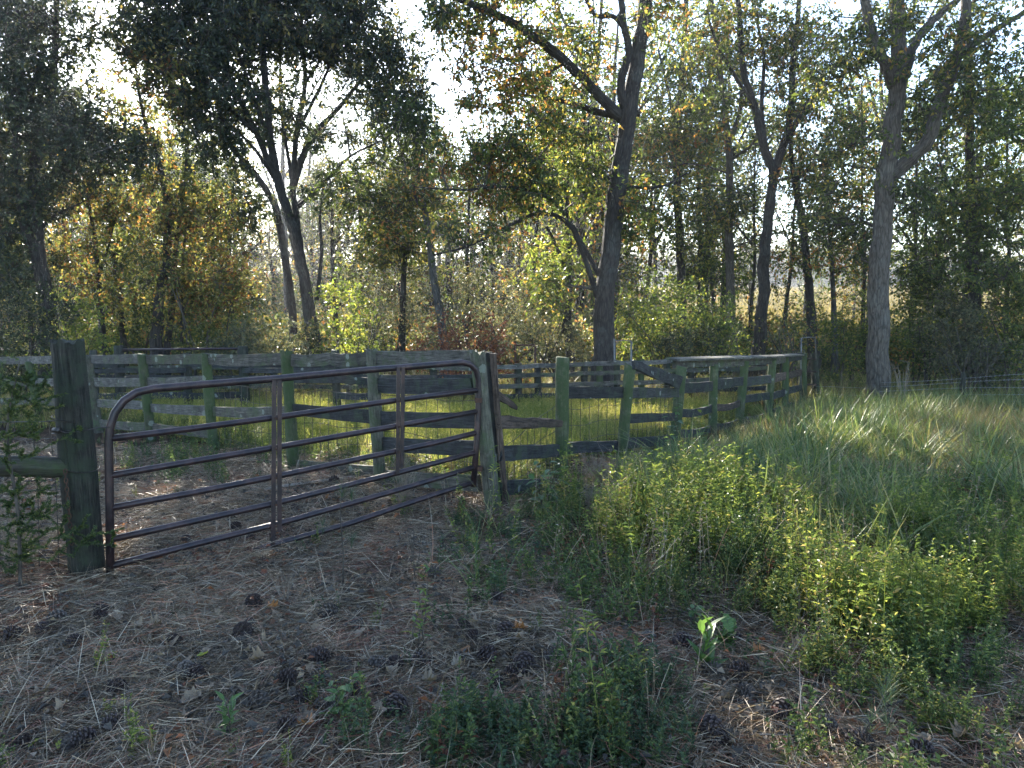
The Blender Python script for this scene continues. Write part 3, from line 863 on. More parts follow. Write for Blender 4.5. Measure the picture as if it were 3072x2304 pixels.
MID = [(95, 24, 520, 'autumn', 'thin trunk behind the dark tree at the far left'), (200, 25, 600, 'mixed', 'thin trunk right of the dark left edge tree'), (425, 25, 560, 'autumn', 'slender gold leaved tree left of the yellow sapling cluster'),
       (610, 24, 650, 'mixed', 'slender trunk right of the yellow sapling cluster'), (700, 26, 700, 'grey', 'slender grey leaved tree left of the twin oak trunks'), (1010, 25, 620, 'grey', 'slender trunk just right of the spreading oak'),
       (1095, 27, 680, 'mixed', 'slender trunk behind the bright yellow green bush'), (1400, 24, 560, 'mixed', 'slender trunk right of the leaning grey trunk'), (1480, 27, 500, 'grey', 'slender trunk behind the red leaved dead bush'),
       (1590, 24, 600, 'autumn', 'slender trunk behind the rusty pipe hoop'), (1930, 26, 480, 'mixed', 'slender trunk close right of the central oak'), (2145, 27, 420, 'green', 'slender trunk left of the straight tree'),
       (2250, 26, 500, 'mixed', 'slender trunk in the gap left of the V fork'), (2350, 27, 560, 'mixed', 'slender trunk standing before the yellow field'), (2590, 23, 380, 'mixed', 'slender trunk hidden close left of the pale tree'),
       (2730, 23, 420, 'green', 'slender trunk close right of the pale barked tree'), (2800, 24, 480, 'mixed', 'slender trunk halfway between pale tree and right shade tree'), (3020, 22, 420, 'green', 'slender trunk right of the right shade tree'), (3150, 22, 400, 'mixed', 'slender trunk cut by the right edge of the view')]
for (px, Yd, ty, lf_, lab) in MID:
    dx = R.uniform(-45, 45)
    tree('slender_tree', lab, 'tree', [([(px, 1070, Yd), (px + dx * .2, 920, Yd), (px + dx * .5 + R.uniform(-8, 8), 780, Yd), (px + dx * .8, 640, Yd), (px + dx, ty, Yd), (px + dx * 1.4, ty - 130, Yd)], R.uniform(.07, .11), .02),
                                   ([(px + dx * .6, 740, Yd), (px + dx + R.choice([-60, 60]), 640, Yd + .3), (px + dx + R.choice([-90, 90]), 560, Yd + .5)], .035, .012)],
         [(px + dx, ty - 60, Yd, 110, 120, 1.2, 24), (px + dx * .6 + R.uniform(-60, 60), ty + 130, Yd, 110, 90, 1.1, 18), (px + R.uniform(-60, 60), 850, Yd - .3, 90, 80, 1, 12)],
         M['bark'], M['leaf_' + lf_], 34, .32, .12, .055, group='slender trees along the wood edge', dense=1.0)

# ------------------------------------------------------------------ shrubs and scrub between the trunks
def shrub(name, label, px, top, bot, Yd, halfw, n, leaf, per=45, L=.08, w=.045, spread=.2, stems=6, bark='twig', tip=.004, group=None):
    b = P(px, bot, Yd)
    zg = float(tz(b.x, b.y))
    k = Yd / F
    h = max(.4, P(px, top, Yd).z - zg)
    root = thing(name, label, 'shrub', (b.x, b.y, zg), group)
    hw = halfw * k
    main = []
    mb = MB()
    for s in range(stems):
        x0 = b.x + R.uniform(-.35, .35) * hw; y0 = b.y + R.uniform(-.3, .3) * hw
        x1 = b.x + R.uniform(-.8, .8) * hw; y1 = b.y + R.uniform(-.6, .6) * hw
        zz0 = float(tz(x0, y0)) - .05
        pts = [(x0 + (x1 - x0) * t ** 1.5 + R.uniform(-.06, .06), y0 + (y1 - y0) * t, zz0 + h * .7 * t) for t in (0, .25, .5, .75, 1)]
        rr = h * .008 + .004
        mb.tube(pts, [rr, rr * .9, rr * .7, rr * .5, rr * .3], 5)
        main += [np.array(p) for p in pts[1:]]
    att = in_blob(n, (b.x, b.y, zg + h * .55), (hw, hw * .7, h * .5))
    att[:, 2] = np.maximum(att[:, 2], zg + .1)
    A, B, ra, rb = grow(main, att, .25, tip)
    mt = M[bark]
    part('stem', mb.mesh('stem', mt, True), root)
    if per:
        lv, lt, SA, SB = sprays(att, per, spread * 1.5, L, w, .25, 5)
        A = np.concatenate([A, SA]); B = np.concatenate([B, SB]); ra = np.concatenate([ra, np.full(len(SA), tip * .6)]); rb = np.concatenate([rb, np.full(len(SA), tip * .3)])
    v, q = edges_mesh(A, B, ra, rb, 3)
    part('branches', mesh_np('branches', v, q, mt), root, kind='stuff')
    if per:
        part('foliage', mesh_np('foliage', lv, lt, leaf), root, kind='stuff')
    return root


shrub('shrub', 'dark green bush behind the pen at the far left edge', 60, 830, 1080, 16, 150, 90, M['leaf_dark'], 50)
shrub('shrub', 'yellow green bush behind the pen above the big gate post', 210, 880, 1090, 17, 130, 70, M['leaf_lime'], 34)
shrub('shrub', 'golden leaved bush left of the spreading oak trunk', 640, 700, 1080, 19, 150, 110, M['leaf_autumn'], 40, .1, .05)
shrub('shrub', 'yellow green bush behind the yellow sapling cluster', 420, 800, 1080, 21, 160, 110, M['leaf_mixed'], 40, .1, .05)
shrub('shrub', 'low grey green thicket left of the spreading oak foot', 750, 960, 1090, 17.5, 160, 90, M['leaf_grey'], 45)
shrub('shrub', 'dark green low bush right at the foot of the spreading oak', 930, 990, 1090, 18, 90, 50, M['leaf_dark'], 50)
shrub('shrub', 'bright yellow green bush behind the pen below the oak crown', 1060, 830, 1085, 18, 120, 60, M['leaf_lime'], 30, .09, .055)
shrub('shrub', 'dark red leaved dead bush behind the gate post', 1400, 930, 1095, 16.5, 170, 90, M['leaf_russet'], 32, .10, .04, bark='twig')
shrub('shrub', 'grey brown scrub thicket left of the central oak', 1450, 760, 1095, 20, 170, 120, M['leaf_grey'], 30, .08, .04)
shrub('shrub', 'olive brush at the left foot of the central oak', 1640, 830, 1100, 18.5, 130, 90, M['leaf_grey'], 36)
shrub('shrub', 'grey scrub with bare twigs left of the leaning grey trunk', 1180, 830, 1090, 21, 130, 90, M['leaf_grey'], 30)
shrub('shrub', 'big green bush right of the central oak trunk', 1985, 820, 1090, 19, 160, 150, M['leaf_green'], 45)
shrub('shrub', 'pale green bush left of the V-forked tree', 2130, 880, 1085, 18, 110, 90, M['leaf_green'], 42)
shrub('shrub', 'dark green low bush below the straight tree', 2060, 970, 1090, 17.5, 120, 60, M['leaf_dark'], 45)
shrub('shrub', 'thin bare scrub against the yellow field right of the forked tree', 2370, 860, 1110, 19, 100, 60, M['leaf_mixed'], 12, .08, .045)
shrub('shrub', 'leafy scrub left of the pale barked trunk', 2540, 850, 1140, 19.5, 100, 90, M['leaf_green'], 34)
shrub('shrub', 'dark bush right of the pale barked trunk', 2770, 800, 1170, 18.5, 120, 120, M['leaf_green'], 42)
shrub('shrub', 'dense brown green thicket behind the wire fence at right', 2880, 880, 1190, 17.5, 140, 120, M['leaf_grey'], 40)
shrub('shrub', 'leafy thicket behind the wire fence at the right edge', 3030, 800, 1190, 17.3, 130, 130, M['leaf_green'], 42)
shrub('shrub', 'tangled bare scrub behind the wire fence in front of the thicket', 2900, 960, 1190, 16.9, 160, 60, M['leaf_grey'], 8, stems=14)


# ------------------------------------------------------------------ the wood further back: three kinds of tree, copied
def back_tree(seed, leaf, H, dens=120, per=22):
    st = rng.bit_generator.state
    limb = [np.array((0, 0, -.3)), np.array((.1, 0, H * .3)), np.array((-.15, .1, H * .55)), np.array((.1, -.1, H * .8)), np.array((.2, 0, H))]
    sp, sr = smooth_path(limb, [.2, .16, .12, .07, .03], 3)
    mb = MB(); mb.tube(sp, sr, 7)
    skel = sp[4:]
    for i in range(6):
        z0 = H * R.uniform(.3, .75); a_ = R.uniform(0, 6.28); l = H * R.uniform(.15, .28)
        pp = [np.array((math.cos(a_) * l * t, math.sin(a_) * l * t, z0 + l * 1.1 * t ** .9)) for t in (0, .4, .7, 1)]
        mb.tube(pp, [.08, .06, .04, .02], 5); skel += pp[1:]
    att = np.concatenate([in_blob(dens, (R.uniform(-.6, .6), R.uniform(-.6, .6), H * .68), (H * .26, H * .26, H * .34)),
                          in_blob(dens // 4, (0, 0, H * .32), (H * .2, H * .2, H * .12))])
    A, B, ra, rb = grow(skel, att, .8, .016)
    lv, lt, SA, SB = sprays(att, per, .9, .2, .11, .3, 5)
    A = np.concatenate([A, SA]); B = np.concatenate([B, SB]); ra = np.concatenate([ra, np.full(len(SA), .012)]); rb = np.concatenate([rb, np.full(len(SA), .006)])
    v, q = edges_mesh(A, B, ra, rb, 3)
    return mb.mesh('trunk', M['bark'], True), mesh_np('branches', v, q, M['twig']), mesh_np('crown', lv, lt, leaf)


kinds = [(back_tree(1, M['leaf_mixed'], 12), 'green and gold tree in the wood'), (back_tree(2, M['leaf_grey'], 14, 150), 'grey green tree in the wood'),
         (back_tree(3, M['leaf_autumn'], 9.5, 130), 'gold leaved tree in the wood'), (back_tree(4, M['leaf_green'], 13, 130), 'mid green tree in the wood'),
         (back_tree(5, M['leaf_mixed'], 14, 60, 8), 'nearly bare tree in the wood')]
spots = []
for i in range(92):
    if i >= 64: px, Yd = -300 + (i - 64 + R.uniform(-.4, .4)) * 128, R.uniform(56, 70)
    elif i < 40: px, Yd = -520 + (i + R.uniform(-.4, .4)) * 60, R.uniform(42, 60)      # deep wood behind the left half
    elif i < 52: px, Yd = R.uniform(-400, 650), R.uniform(26, 36)
    else: px, Yd = R.choice([R.uniform(1620, 2180), R.uniform(2560, 3500)]), R.uniform(27, 36)
    spots.append((px, Yd))
where = ['beyond the far left edge of the pen', 'behind the big gate post', 'behind the yellow sapling cluster', 'behind the foot of the spreading oak', 'right of the spreading oak trunk', 'behind the leaning grey trunk',
         'behind the central oak', 'right of the central oak', 'behind the forked tree', 'behind the pale barked tree', 'behind the wire fence at right', 'beyond the right edge']
used_labels = set()
for px, Yd in spots:
    ks = list(range(5)); R.shuffle(ks)
    for kq in ks:
        (tm, bm, cm), lab = kinds[kq]
        lab = lab.replace('in the wood', 'in the ' + ('far' if Yd > 50 else 'middle' if Yd > 40 else 'near') + ' wood ' + where[int(max(0, min(11, (px + 50) // 270)))])
        if lab not in used_labels: break
    used_labels.add(lab)
    x = (px - 1536) / F * Yd
    root = thing('background_tree', lab, 'tree', (x, Yd, float(tz(x, Yd))), 'trees in the wood beyond the pen')
    root.rotation_euler = (0, 0, R.uniform(0, 6.28))
    s = R.uniform(.75, 1.1) * (1.3 if Yd > 55 else .62 if (Yd < 40 and px < 1000) else 1)
    if Yd > 55 and 2200 < px < 2600: s *= .55
    root.scale = (s, s, s * R.uniform(.9, 1.1))
    for nm, me in (('trunk', tm), ('branches', bm), ('crown', cm)):
        o = bpy.data.objects.new(nm, me); COL.objects.link(o); o.parent = root
        if nm != 'trunk': o['kind'] = 'stuff'

def tuft_mesh0(mat, n=50):
    b = rng.normal(0, .5, (n, 3)); b[:, 2] = 0
    th = rng.uniform(0, 6.28, n)
    d = np.stack([np.cos(th) * .3, np.sin(th) * .3, np.ones(n)], 1)
    v, q = strips(b, d, rng.uniform(.3, .7, n), np.full(n, .05), np.stack([np.cos(th), np.sin(th), -.5 * np.ones(n)], 1) * .4, 2)
    return mesh_np('crop', v, q, mat)


# undergrowth of the far wood, one mass
tufts = []
for leaf in (M['leaf_grey'], M['leaf_mixed'], M['leaf_autumn']):
    att = in_blob(26, (0, 0, .8), (1.0, 1.0, .9)); att[:, 2] = np.abs(att[:, 2])
    v, t = leaf_cloud(att, 34, .25, .13, .075)
    tufts.append(mesh_np('brush', v, t, leaf))
n = 520
pts = np.zeros((n, 3))
pts[:, 1] = rng.uniform(23, 50, n); u = rng.uniform(-400, 2150, n)
pts[:, 0] = (u - 1536) / F * pts[:, 1]
k = n // 5
pts[:k, 1] = rng.uniform(22, 30, k); pts[:k, 0] = (np.where(rng.random(k) < .3, rng.uniform(2050, 2600, k), rng.uniform(2650, 3400, k)) - 1536) / F * pts[:k, 1]
pts[:, 2] = tz(pts[:, 0], pts[:, 1])
k2 = 120
p3 = np.zeros((k2, 3)); p3[:, 1] = rng.uniform(46, 66, k2); p3[:, 0] = (rng.uniform(-500, 1950, k2) - 1536) / F * p3[:, 1]; p3[:, 2] = tz(p3[:, 0], p3[:, 1])
pts = np.concatenate([pts, p3]); sc_ = np.concatenate([rng.uniform(.6, 1.3, n), rng.uniform(1.6, 3.0, k2)]); n += k2
scatter('underbrush', pts, np.stack([np.zeros(n), np.zeros(n), rng.uniform(0, 6.28, n)], 1), sc_, rng.integers(0, 3, n), tufts,
        'leafy undergrowth filling the wood floor behind the pen', 'undergrowth')
cropm = [tuft_mesh0(M['crop']) for _ in range(2)]
n = 5200
pts = np.zeros((n, 3)); pts[:, 1] = 36 + 150 * rng.random(n) ** 1.6; pts[:, 0] = (rng.uniform(1300, 3500, n) - 1536) / F * pts[:, 1]; pts[:, 2] = tz(pts[:, 0], pts[:, 1])
scatter('field_crop', pts, np.stack([np.zeros(n), np.zeros(n), rng.uniform(0, 6.28, n)], 1), rng.uniform(.7, 1.3, n) * (1 + pts[:, 1] / 60), rng.integers(0, 2, n), cropm,
        'yellow standing crop in the sunlit field beyond the wood', 'crop')
# distant tree line on the far side of the field
att = in_blob(60, (0, 0, 5), (4, 4, 5)); att[:, 2] = np.abs(att[:, 2])
v, t = leaf_cloud(att, 26, 1.0, .8, .6)
far = [mesh_np('far_crown', v, t, M['leaf_grey'])]
n = 260
pts = np.zeros((n, 3)); pts[:, 1] = rng.uniform(222, 330, n); pts[:, 0] = rng.uniform(-260, 300, n); pts[:, 2] = tz(pts[:, 0], pts[:, 1])
scatter('distant_treeline', pts, np.stack([np.zeros(n), np.zeros(n), rng.uniform(0, 6.28, n)], 1), rng.uniform(.9, 1.6, n), np.zeros(n, int), far,
        'hazy tree line on the far side of the yellow field', 'far wood')


# ------------------------------------------------------------------ fences
def board_mesh(A, B, h=.13, t=.03, sag=0.0, twist=0.0, mat='board', taper=(1, 1), seg=6, rough=.004, tilt=0.0):
    """sawn board from A to B (ends' centres), wide side vertical"""
    A = Vector(A); B = Vector(B)
    d = (B - A); L = d.length; d.normalize()
    s = d.cross(Vector((0, 0, 1))).normalized()
    up = s.cross(d)
    V = []; U = []
    for i in range(seg + 1):
        f = i / seg
        c = A.lerp(B, f) + Vector((0, 0, -sag * math.sin(math.pi * f)))
        a_ = tilt + twist * (f - .5)
        uu = up * math.cos(a_) + s * math.sin(a_); ss = s * math.cos(a_) - up * math.sin(a_)
        hh = h * (taper[0] + (taper[1] - taper[0]) * f)
        for k, (x, z) in enumerate(((-1, -1), (1, -1), (1, 1), (-1, 1))):
            V.append(tuple(c + ss * (x * t / 2) + uu * (z * hh / 2 + R.uniform(-rough, rough)) + (d * R.uniform(-.012, .012) if i in (0, seg) else Vector())))
            U.append(((0, .04, .18, .22)[k], f * L))
    Q = []
    for i in range(seg):
        for k in range(4):
            Q.append((i * 4 + k, i * 4 + (k + 1) % 4, (i + 1) * 4 + (k + 1) % 4, (i + 1) * 4 + k))
    Q.append((3, 2, 1, 0)); Q.append((seg * 4, seg * 4 + 1, seg * 4 + 2, seg * 4 + 3))
    return mesh_np('board', V, np.array(Q), M[mat], False, U)


def split_post(top, bot, r0, r1, mat, seed, n=40):
    """old round post with deep drying cracks and a worn top"""
    rr = random.Random(seed)
    top = Vector(top); bot = Vector(bot); m = 22
    cr = [(rr.uniform(0, 6.28), rr.uniform(.03, .07), rr.uniform(.06, .16), rr.uniform(0, 6), rr.uniform(0, .5), rr.uniform(.5, 1.2)) for _ in range(7)]
    V = []; U = []
    for i in range(m):
        f = i / (m - 1)
        c = bot.lerp(top, f)
        r = r0 + (r1 - r0) * f + .004 * math.sin(f * 9 + seed)
        for k in range(n + 1):
            th = 2 * math.pi * (k % n) / n
            q = 1 + .025 * math.sin(3 * th + seed) + .012 * math.sin(7 * th + 4 * f)
            for (t0, wd, dp, ph, fa, fb) in cr:
                d = (th - (t0 + .12 * math.sin(f * 5 + ph)) + math.pi) % (2 * math.pi) - math.pi
                q -= dp * math.exp(-(d / wd) ** 2) * max(0, min(1, (f - fa) * 6)) * max(0, min(1, (fb - f) * 6))
            dz = 0
            if i == m - 1: dz = .012 * math.sin(5 * th + seed) + .008 * math.sin(11 * th)
            V.append((c.x + math.cos(th) * r * q, c.y + math.sin(th) * r * q, c.z + dz)); U.append((k / n, f * (top - bot).length))
    Q = [(i * (n + 1) + k, i * (n + 1) + k + 1, (i + 1) * (n + 1) + k + 1, (i + 1) * (n + 1) + k) for i in range(m - 1) for k in range(n)]
    c = len(V); V.append(tuple(top + Vector((0, 0, -.006)))); U.append((.5, 0))
    T = [(c, (m - 1) * (n + 1) + k, (m - 1) * (n + 1) + k + 1) for k in range(n)]
    return mesh_np('post', V, [np.array(Q), np.array(T)], M[mat], False, U)


def post_mesh(top, bot, r0, r1=None, mat='post_green', n=10, cut=0.0, crack=True):
    top = Vector(top); bot = Vector(bot); r1 = r1 or r0 * .96
    mb = MB(); m = 7
    pts = []; rad = []
    for i in range(m):
        f = i / (m - 1)
        pts.append(bot.lerp(top, f) + Vector((R.uniform(-1, 1), R.uniform(-1, 1), 0)) * r0 * .06)
        rad.append((r0 + (r1 - r0) * f) * (1.06 if i == 0 else 1))
    pts.append(pts[-1] + Vector((0, 0, .008))); rad.append(r1 * .9)
    mb.tube(pts, rad, n, rough=.035)
    if cut:
        V = mb.V[0]
        zt = pts[-1].z
        for i in range(len(V)):
            if V[i][2] > zt - .03:
                V[i][2] -= cut * (V[i][0] - (top.x - r1)) / (2 * r1)
    return mb.mesh('post', M[mat], True)


def wire_grid(A, B, z0, z1, z0b=None, z1b=None, step=.15, r=.003, mat='wire', vstep=None):
    z0b = z0 if z0b is None else z0b; z1b = z1 if z1b is None else z1b
    A = Vector((A[0], A[1], 0)); B = Vector((B[0], B[1], 0))
    L = (B - A).length
    nv = int(L / step); nh = int((z1 - z0) / (vstep or step))
    mb = MB()

    def pt(u, v, w=0):
        p = A.lerp(B, u); lo = z0 + (z0b - z0) * u; hi = z1 + (z1b - z1) * u
        b = .02 * math.sin(u * 7 + v * 3)
        return Vector((p.x + b * .3, p.y + b, lo + (hi - lo) * v + .012 * math.sin(u * 11 + v * 2)))
    for i in range(nv + 1):
        mb.tube([pt(i / nv, v / 4) for v in range(5)], r, 3, False)
    for j in range(nh + 1):
        mb.tube([pt(u / 8, j / nh) for u in range(9)], r, 3, False)
    return mb.mesh('wire_mesh', M[mat])


def ground_pt(p):
    return float(tz(p.x, p.y))


def run_fence(root, posts, boards, off=.07):
    """posts: (pxtop, pytop, pxbase, Y, radius, mat, cut); boards: (i, j, pyL, pyR, h, mat, sag, extra)"""
    W = []
    for (ptx, pty, pbx, Yd, r, mat, cut) in posts:
        top = P(ptx, pty, Yd); bot = P(pbx, 1300, Yd); bot.z = float(tz(bot.x, Yd)) - .12
        W.append((top, bot, r))
        if mat: part('post', split_post(top, bot, r, r * .95, mat, len(W) + int(r * 1000), 24) if not cut else post_mesh(top, bot, r, None, mat, 10, cut), root)
    return W


# --- front run at the left, behind the pipe gate
lf = thing('board_fence', 'weathered lichen spotted board fence running left behind the pipe gate', 'fence', (-1.2, 6.85, 0))
LP = [(1115, 1050, 1140, 6.85, .058, 'post_grey', 0), (859, 1054, 878, 7.9, .06, 'post_green', 0), (617, 1062, 640, 9.3, .062, 'post_green', 0), (425, 1062, 455, 10.4, .064, 'post_green', .02),
      (261, 1068, 300, 11.5, .072, 'post_grey', 0), (88, 1085, 125, 12.7, .07, 'post_green', .02), (-70, 1080, -60, 13.9, .07, 'post_green', 0)]
run_fence(lf, LP, None)
LB = [  # pxA, pyA, YA, pxB, pyB, YB, height, material, sag
    (1420, 1075, 6.0, 1105, 1076, 6.92, .13, 'board', .0), (1418, 1160, 6.0, 1110, 1157, 6.92, .13, 'board_dark', 0), (1425, 1262, 6.0, 1110, 1252, 6.95, .125, 'board_dark', .0),
    (1430, 1345, 6.0, 1120, 1330, 6.95, .12, 'board_dark', 0), (1440, 1450, 6.0, 1125, 1425, 6.95, .13, 'board', 0),
    (1108, 1074, 6.95, 995, 1078, 7.4, .12, 'board', .012), (1003, 1073, 7.42, 850, 1077, 7.98, .12, 'board', .02), (1125, 1252, 6.95, 858, 1226, 7.98, .125, 'board_dark', .0), (1130, 1418, 6.95, 868, 1394, 7.98, .12, 'board', 0),
    (866, 1075, 7.98, 612, 1076, 9.38, .13, 'board', .012), (872, 1235, 7.98, 625, 1233, 9.38, .12, 'board', .01), (880, 1400, 7.98, 640, 1375, 9.3, .1, 'board', 0),
    (622, 1075, 9.38, 428, 1078, 10.48, .13, 'board', .0), (622, 1142, 9.38, 430, 1145, 10.48, .125, 'board_pale', .01), (628, 1232, 9.38, 440, 1222, 10.48, .125, 'board_pale', 0), (628, 1300, 9.38, 445, 1279, 10.48, .11, 'board', 0),
    (435, 1076, 10.48, 262, 1078, 11.58, .13, 'board_pale', 0), (438, 1147, 10.48, 270, 1146, 11.58, .12, 'board_pale', 0), (442, 1216, 10.48, 280, 1208, 11.58, .12, 'board_pale', 0), (448, 1280, 10.48, 285, 1266, 11.58, .12, 'board', .02),
    (272, 1078, 11.58, 85, 1080, 12.78, .13, 'board_pale', 0), (275, 1143, 11.58, 95, 1146, 12.78, .12, 'board_pale', 0), (280, 1208, 11.58, 100, 1204, 12.78, .12, 'board', 0),
    (98, 1080, 12.78, -90, 1082, 13.98, .13, 'board_pale', 0), (100, 1147, 12.78, -90, 1146, 13.98, .12, 'board', 0), (105, 1204, 12.78, -90, 1200, 13.98, .12, 'board', 0)]
for (xa, ya, Ya, xb, yb, Yb, h, mt, sg) in LB:
    part('board', board_mesh(P(xa, ya, Ya), P(xb, yb, Yb), h, .032, sg + R.uniform(0, .01), R.uniform(-.06, .06), mt, (1, R.uniform(.88, 1.05))), lf)
for (xa, Ya, xb, Yb, za, zb) in ((1430, 6.05, 1120, 7.0, .85, .8), (1130, 7.0, 865, 8.05, .8, .7), (870, 8.05, 625, 9.45, .7, .62)):
    pa = P(xa, 1300, Ya); pb = P(xb, 1300, Yb)
    part('wire_mesh', wire_grid(pa, pb, ground_pt(pa) + .02, za, ground_pt(pb) + .02, zb), lf, kind='stuff')

# --- front run to the right of the gate post
rf = thing('board_fence', 'green mossy post and board fence with broken boards receding right from the gate', 'fence', (.47, 7.3, -.05))
RP = [(1689, 1072, 1684, 7.3, .066, 'post_green', .015), (1890, 1088, 1862, 8.2, .062, 'post_green', .07), (2046, 1098, 2022, 9.9, .07, 'post_green', .03), (2142, 1092, 2138, 11.2, .068, 'post_green', .02),
      (2235, 1082, 2214, 12.5, .072, 'post_green', .02), (2318, 1080, 2302, 13.8, .07, 'post_green', 0), (2357, 1066, 2353, 15.1, .065, 'post_green', 0), (2408, 1060, 2407, 16.3, .085, 'post_green', 0), (2444, 1062, 2446, 16.6, .085, 'post_dark', 0)]
run_fence(rf, RP, None)
RB = [(1500, 1361, 5.98, 1690, 1350, 7.38, .12, 'board_dark', 0), (1500, 1464, 5.98, 1695, 1452, 7.38, .12, 'board_dark', 0),
      (1682, 1178, 7.38, 1885, 1177, 8.28, .115, 'board_dark', .0), (1682, 1345, 7.38, 1868, 1336, 8.28, .115, 'board_dark', 0),
      (1880, 1178, 8.28, 2045, 1178, 9.98, .115, 'board_dark', 0), (1876, 1256, 8.28, 2038, 1250, 9.98, .11, 'board_dark', 0), (1872, 1330, 8.28, 2030, 1320, 9.98, .115, 'board_dark', 0),
      (2020, 1090, 9.98, 2150, 1086, 11.28, .13, 'board', 0), (2038, 1166, 9.98, 2146, 1157, 11.28, .13, 'board_dark', 0), (2036, 1240, 9.98, 2142, 1222, 11.28, .11, 'board_dark', .03), (2030, 1300, 9.98, 2140, 1284, 11.28, .11, 'board_dark', .03),
      (2140, 1088, 11.28, 2240, 1084, 12.58, .16, 'board', 0), (2144, 1155, 11.28, 2236, 1142, 12.58, .15, 'board_dark', 0), (2140, 1220, 11.28, 2225, 1205, 12.58, .11, 'board_brown', .05), (2140, 1280, 11.28, 2222, 1262, 12.58, .1, 'board_dark', .04),
      (2234, 1084, 12.58, 2322, 1080, 13.88, .15, 'board', 0), (2230, 1147, 12.58, 2320, 1136, 13.88, .15, 'board_dark', 0), (2226, 1198, 12.58, 2315, 1186, 13.88, .13, 'board_dark', 0), (2220, 1262, 12.58, 2308, 1243, 13.88, .12, 'board_dark', .03),
      (2318, 1082, 13.88, 2360, 1075, 15.18, .15, 'board', 0), (2318, 1136, 13.88, 2360, 1126, 15.18, .15, 'board_brown', 0), (2314, 1190, 13.88, 2358, 1176, 15.18, .13, 'board_dark', 0), (2308, 1242, 13.88, 2356, 1224, 15.18, .13, 'board_dark', 0),
      (2356, 1075, 15.18, 2408, 1068, 16.35, .15, 'board_dark', 0), (2356, 1128, 15.18, 2408, 1116, 16.35, .14, 'board_brown', 0), (2356, 1174, 15.18, 2408, 1162, 16.35, .14, 'board_dark', 0), (2356, 1222, 15.18, 2408, 1210, 16.35, .14, 'board_dark', 0)]
for (xa, ya, Ya, xb, yb, Yb, h, mt, sg) in RB:
    part('board', board_mesh(P(xa, ya, Ya), P(xb, yb, Yb), h, .034, sg, R.uniform(-.08, .08), mt, (1, R.uniform(.86, 1.06))), rf)
part('board', board_mesh(P(1493, 1267, 5.98), P(1690, 1271, 7.3), .10, .03, .0, .35, 'board_brown', (1.15, .62), 8, .008), rf, 'warped reddish brown board narrowing to the right')
part('board', board_mesh(P(1490, 1183, 6.0), P(1547, 1222, 6.25), .06, .03, 0, .3, 'board_brown', (1, .45), 5, .008), rf, 'short broken board stub hanging down')
part('board', board_mesh(P(1900, 1093, 8.15), P(2040, 1148, 9.7), .13, .035, .0, .5, 'board_dark', (.7, 1.2), 8, .012), rf, 'fallen top board slanting down')
for (xa, Ya, xb, Yb, ya, yb) in ((2014, 9.95, 2145, 11.2, 1078, 1074), (2145, 11.2, 2238, 12.5, 1074, 1071), (2238, 12.5, 2320, 13.8, 1071, 1069), (2320, 13.8, 2404, 16.3, 1069, 1063)):
    part('cap_board', board_mesh(P(xa, ya, Ya), P(xb, yb, Yb), .16, .03, 0, .05, 'board_pale', (1, 1), 5, .005, tilt=math.pi / 2 + .12), rf)
for (xa, Ya, xb, Yb, za, zb) in ((1498, 6.05, 1690, 7.45, .45, .7), (1685, 7.45, 1868, 8.35, .75, .68), (1868, 8.35, 2025, 10.05, .68, .55)):
    pa = P(xa, 1300, Ya); pb = P(xb, 1300, Yb)
    part('wire_mesh', wire_grid(pa, pb, ground_pt(pa) + .02, za, ground_pt(pb) + .02, zb), rf, kind='stuff')

# --- gate post with its planks
gp = P(1480, 1530, 5.93)
gpt = thing('gate_post', 'grey round gate post with planks nailed behind it, right end of the pipe gate', 'gate post', (gp.x, 5.93, 0))
tp = P(1433, 1056, 5.93); bt = P(1484, 1530, 5.93); bt.z = -.12
part('post', split_post(tp, bt, .062, .058, 'post_grey', 5), gpt)
for (x0, x1, y0, mt, Yq, wd) in ((1462, 1506, 1056, 'board_dark', 6.03, .07), (1478, 1519, 1060, 'board_brown', 6.0, .05)):
    a_ = P(x0, y0, Yq); b_ = P(x1, 1500, Yq); b_.z = -.05
    mb = MB(); d = (a_ - b_).normalized()
    s = Vector((1, 0, 0)); V = []; U = []
    for i in range(7):
        c = b_.lerp(a_, i / 6)
        for (x, y) in ((-1, -1), (1, -1), (1, 1), (-1, 1)):
            V.append(tuple(c + Vector((x * wd / 2 + R.uniform(-.003, .003), y * .02, 0)))); U.append((.1 + x * .04 + y * .03, i * .2))
    Q = [(i * 4 + k, i * 4 + (k + 1) % 4, i * 4 + 4 + (k + 1) % 4, i * 4 + 4 + k) for i in range(6) for k in range(4)] + [(3, 2, 1, 0), (24, 25, 26, 27)]
    part('plank', mesh_np('plank', V, np.array(Q), M[mt], False, U), gpt)

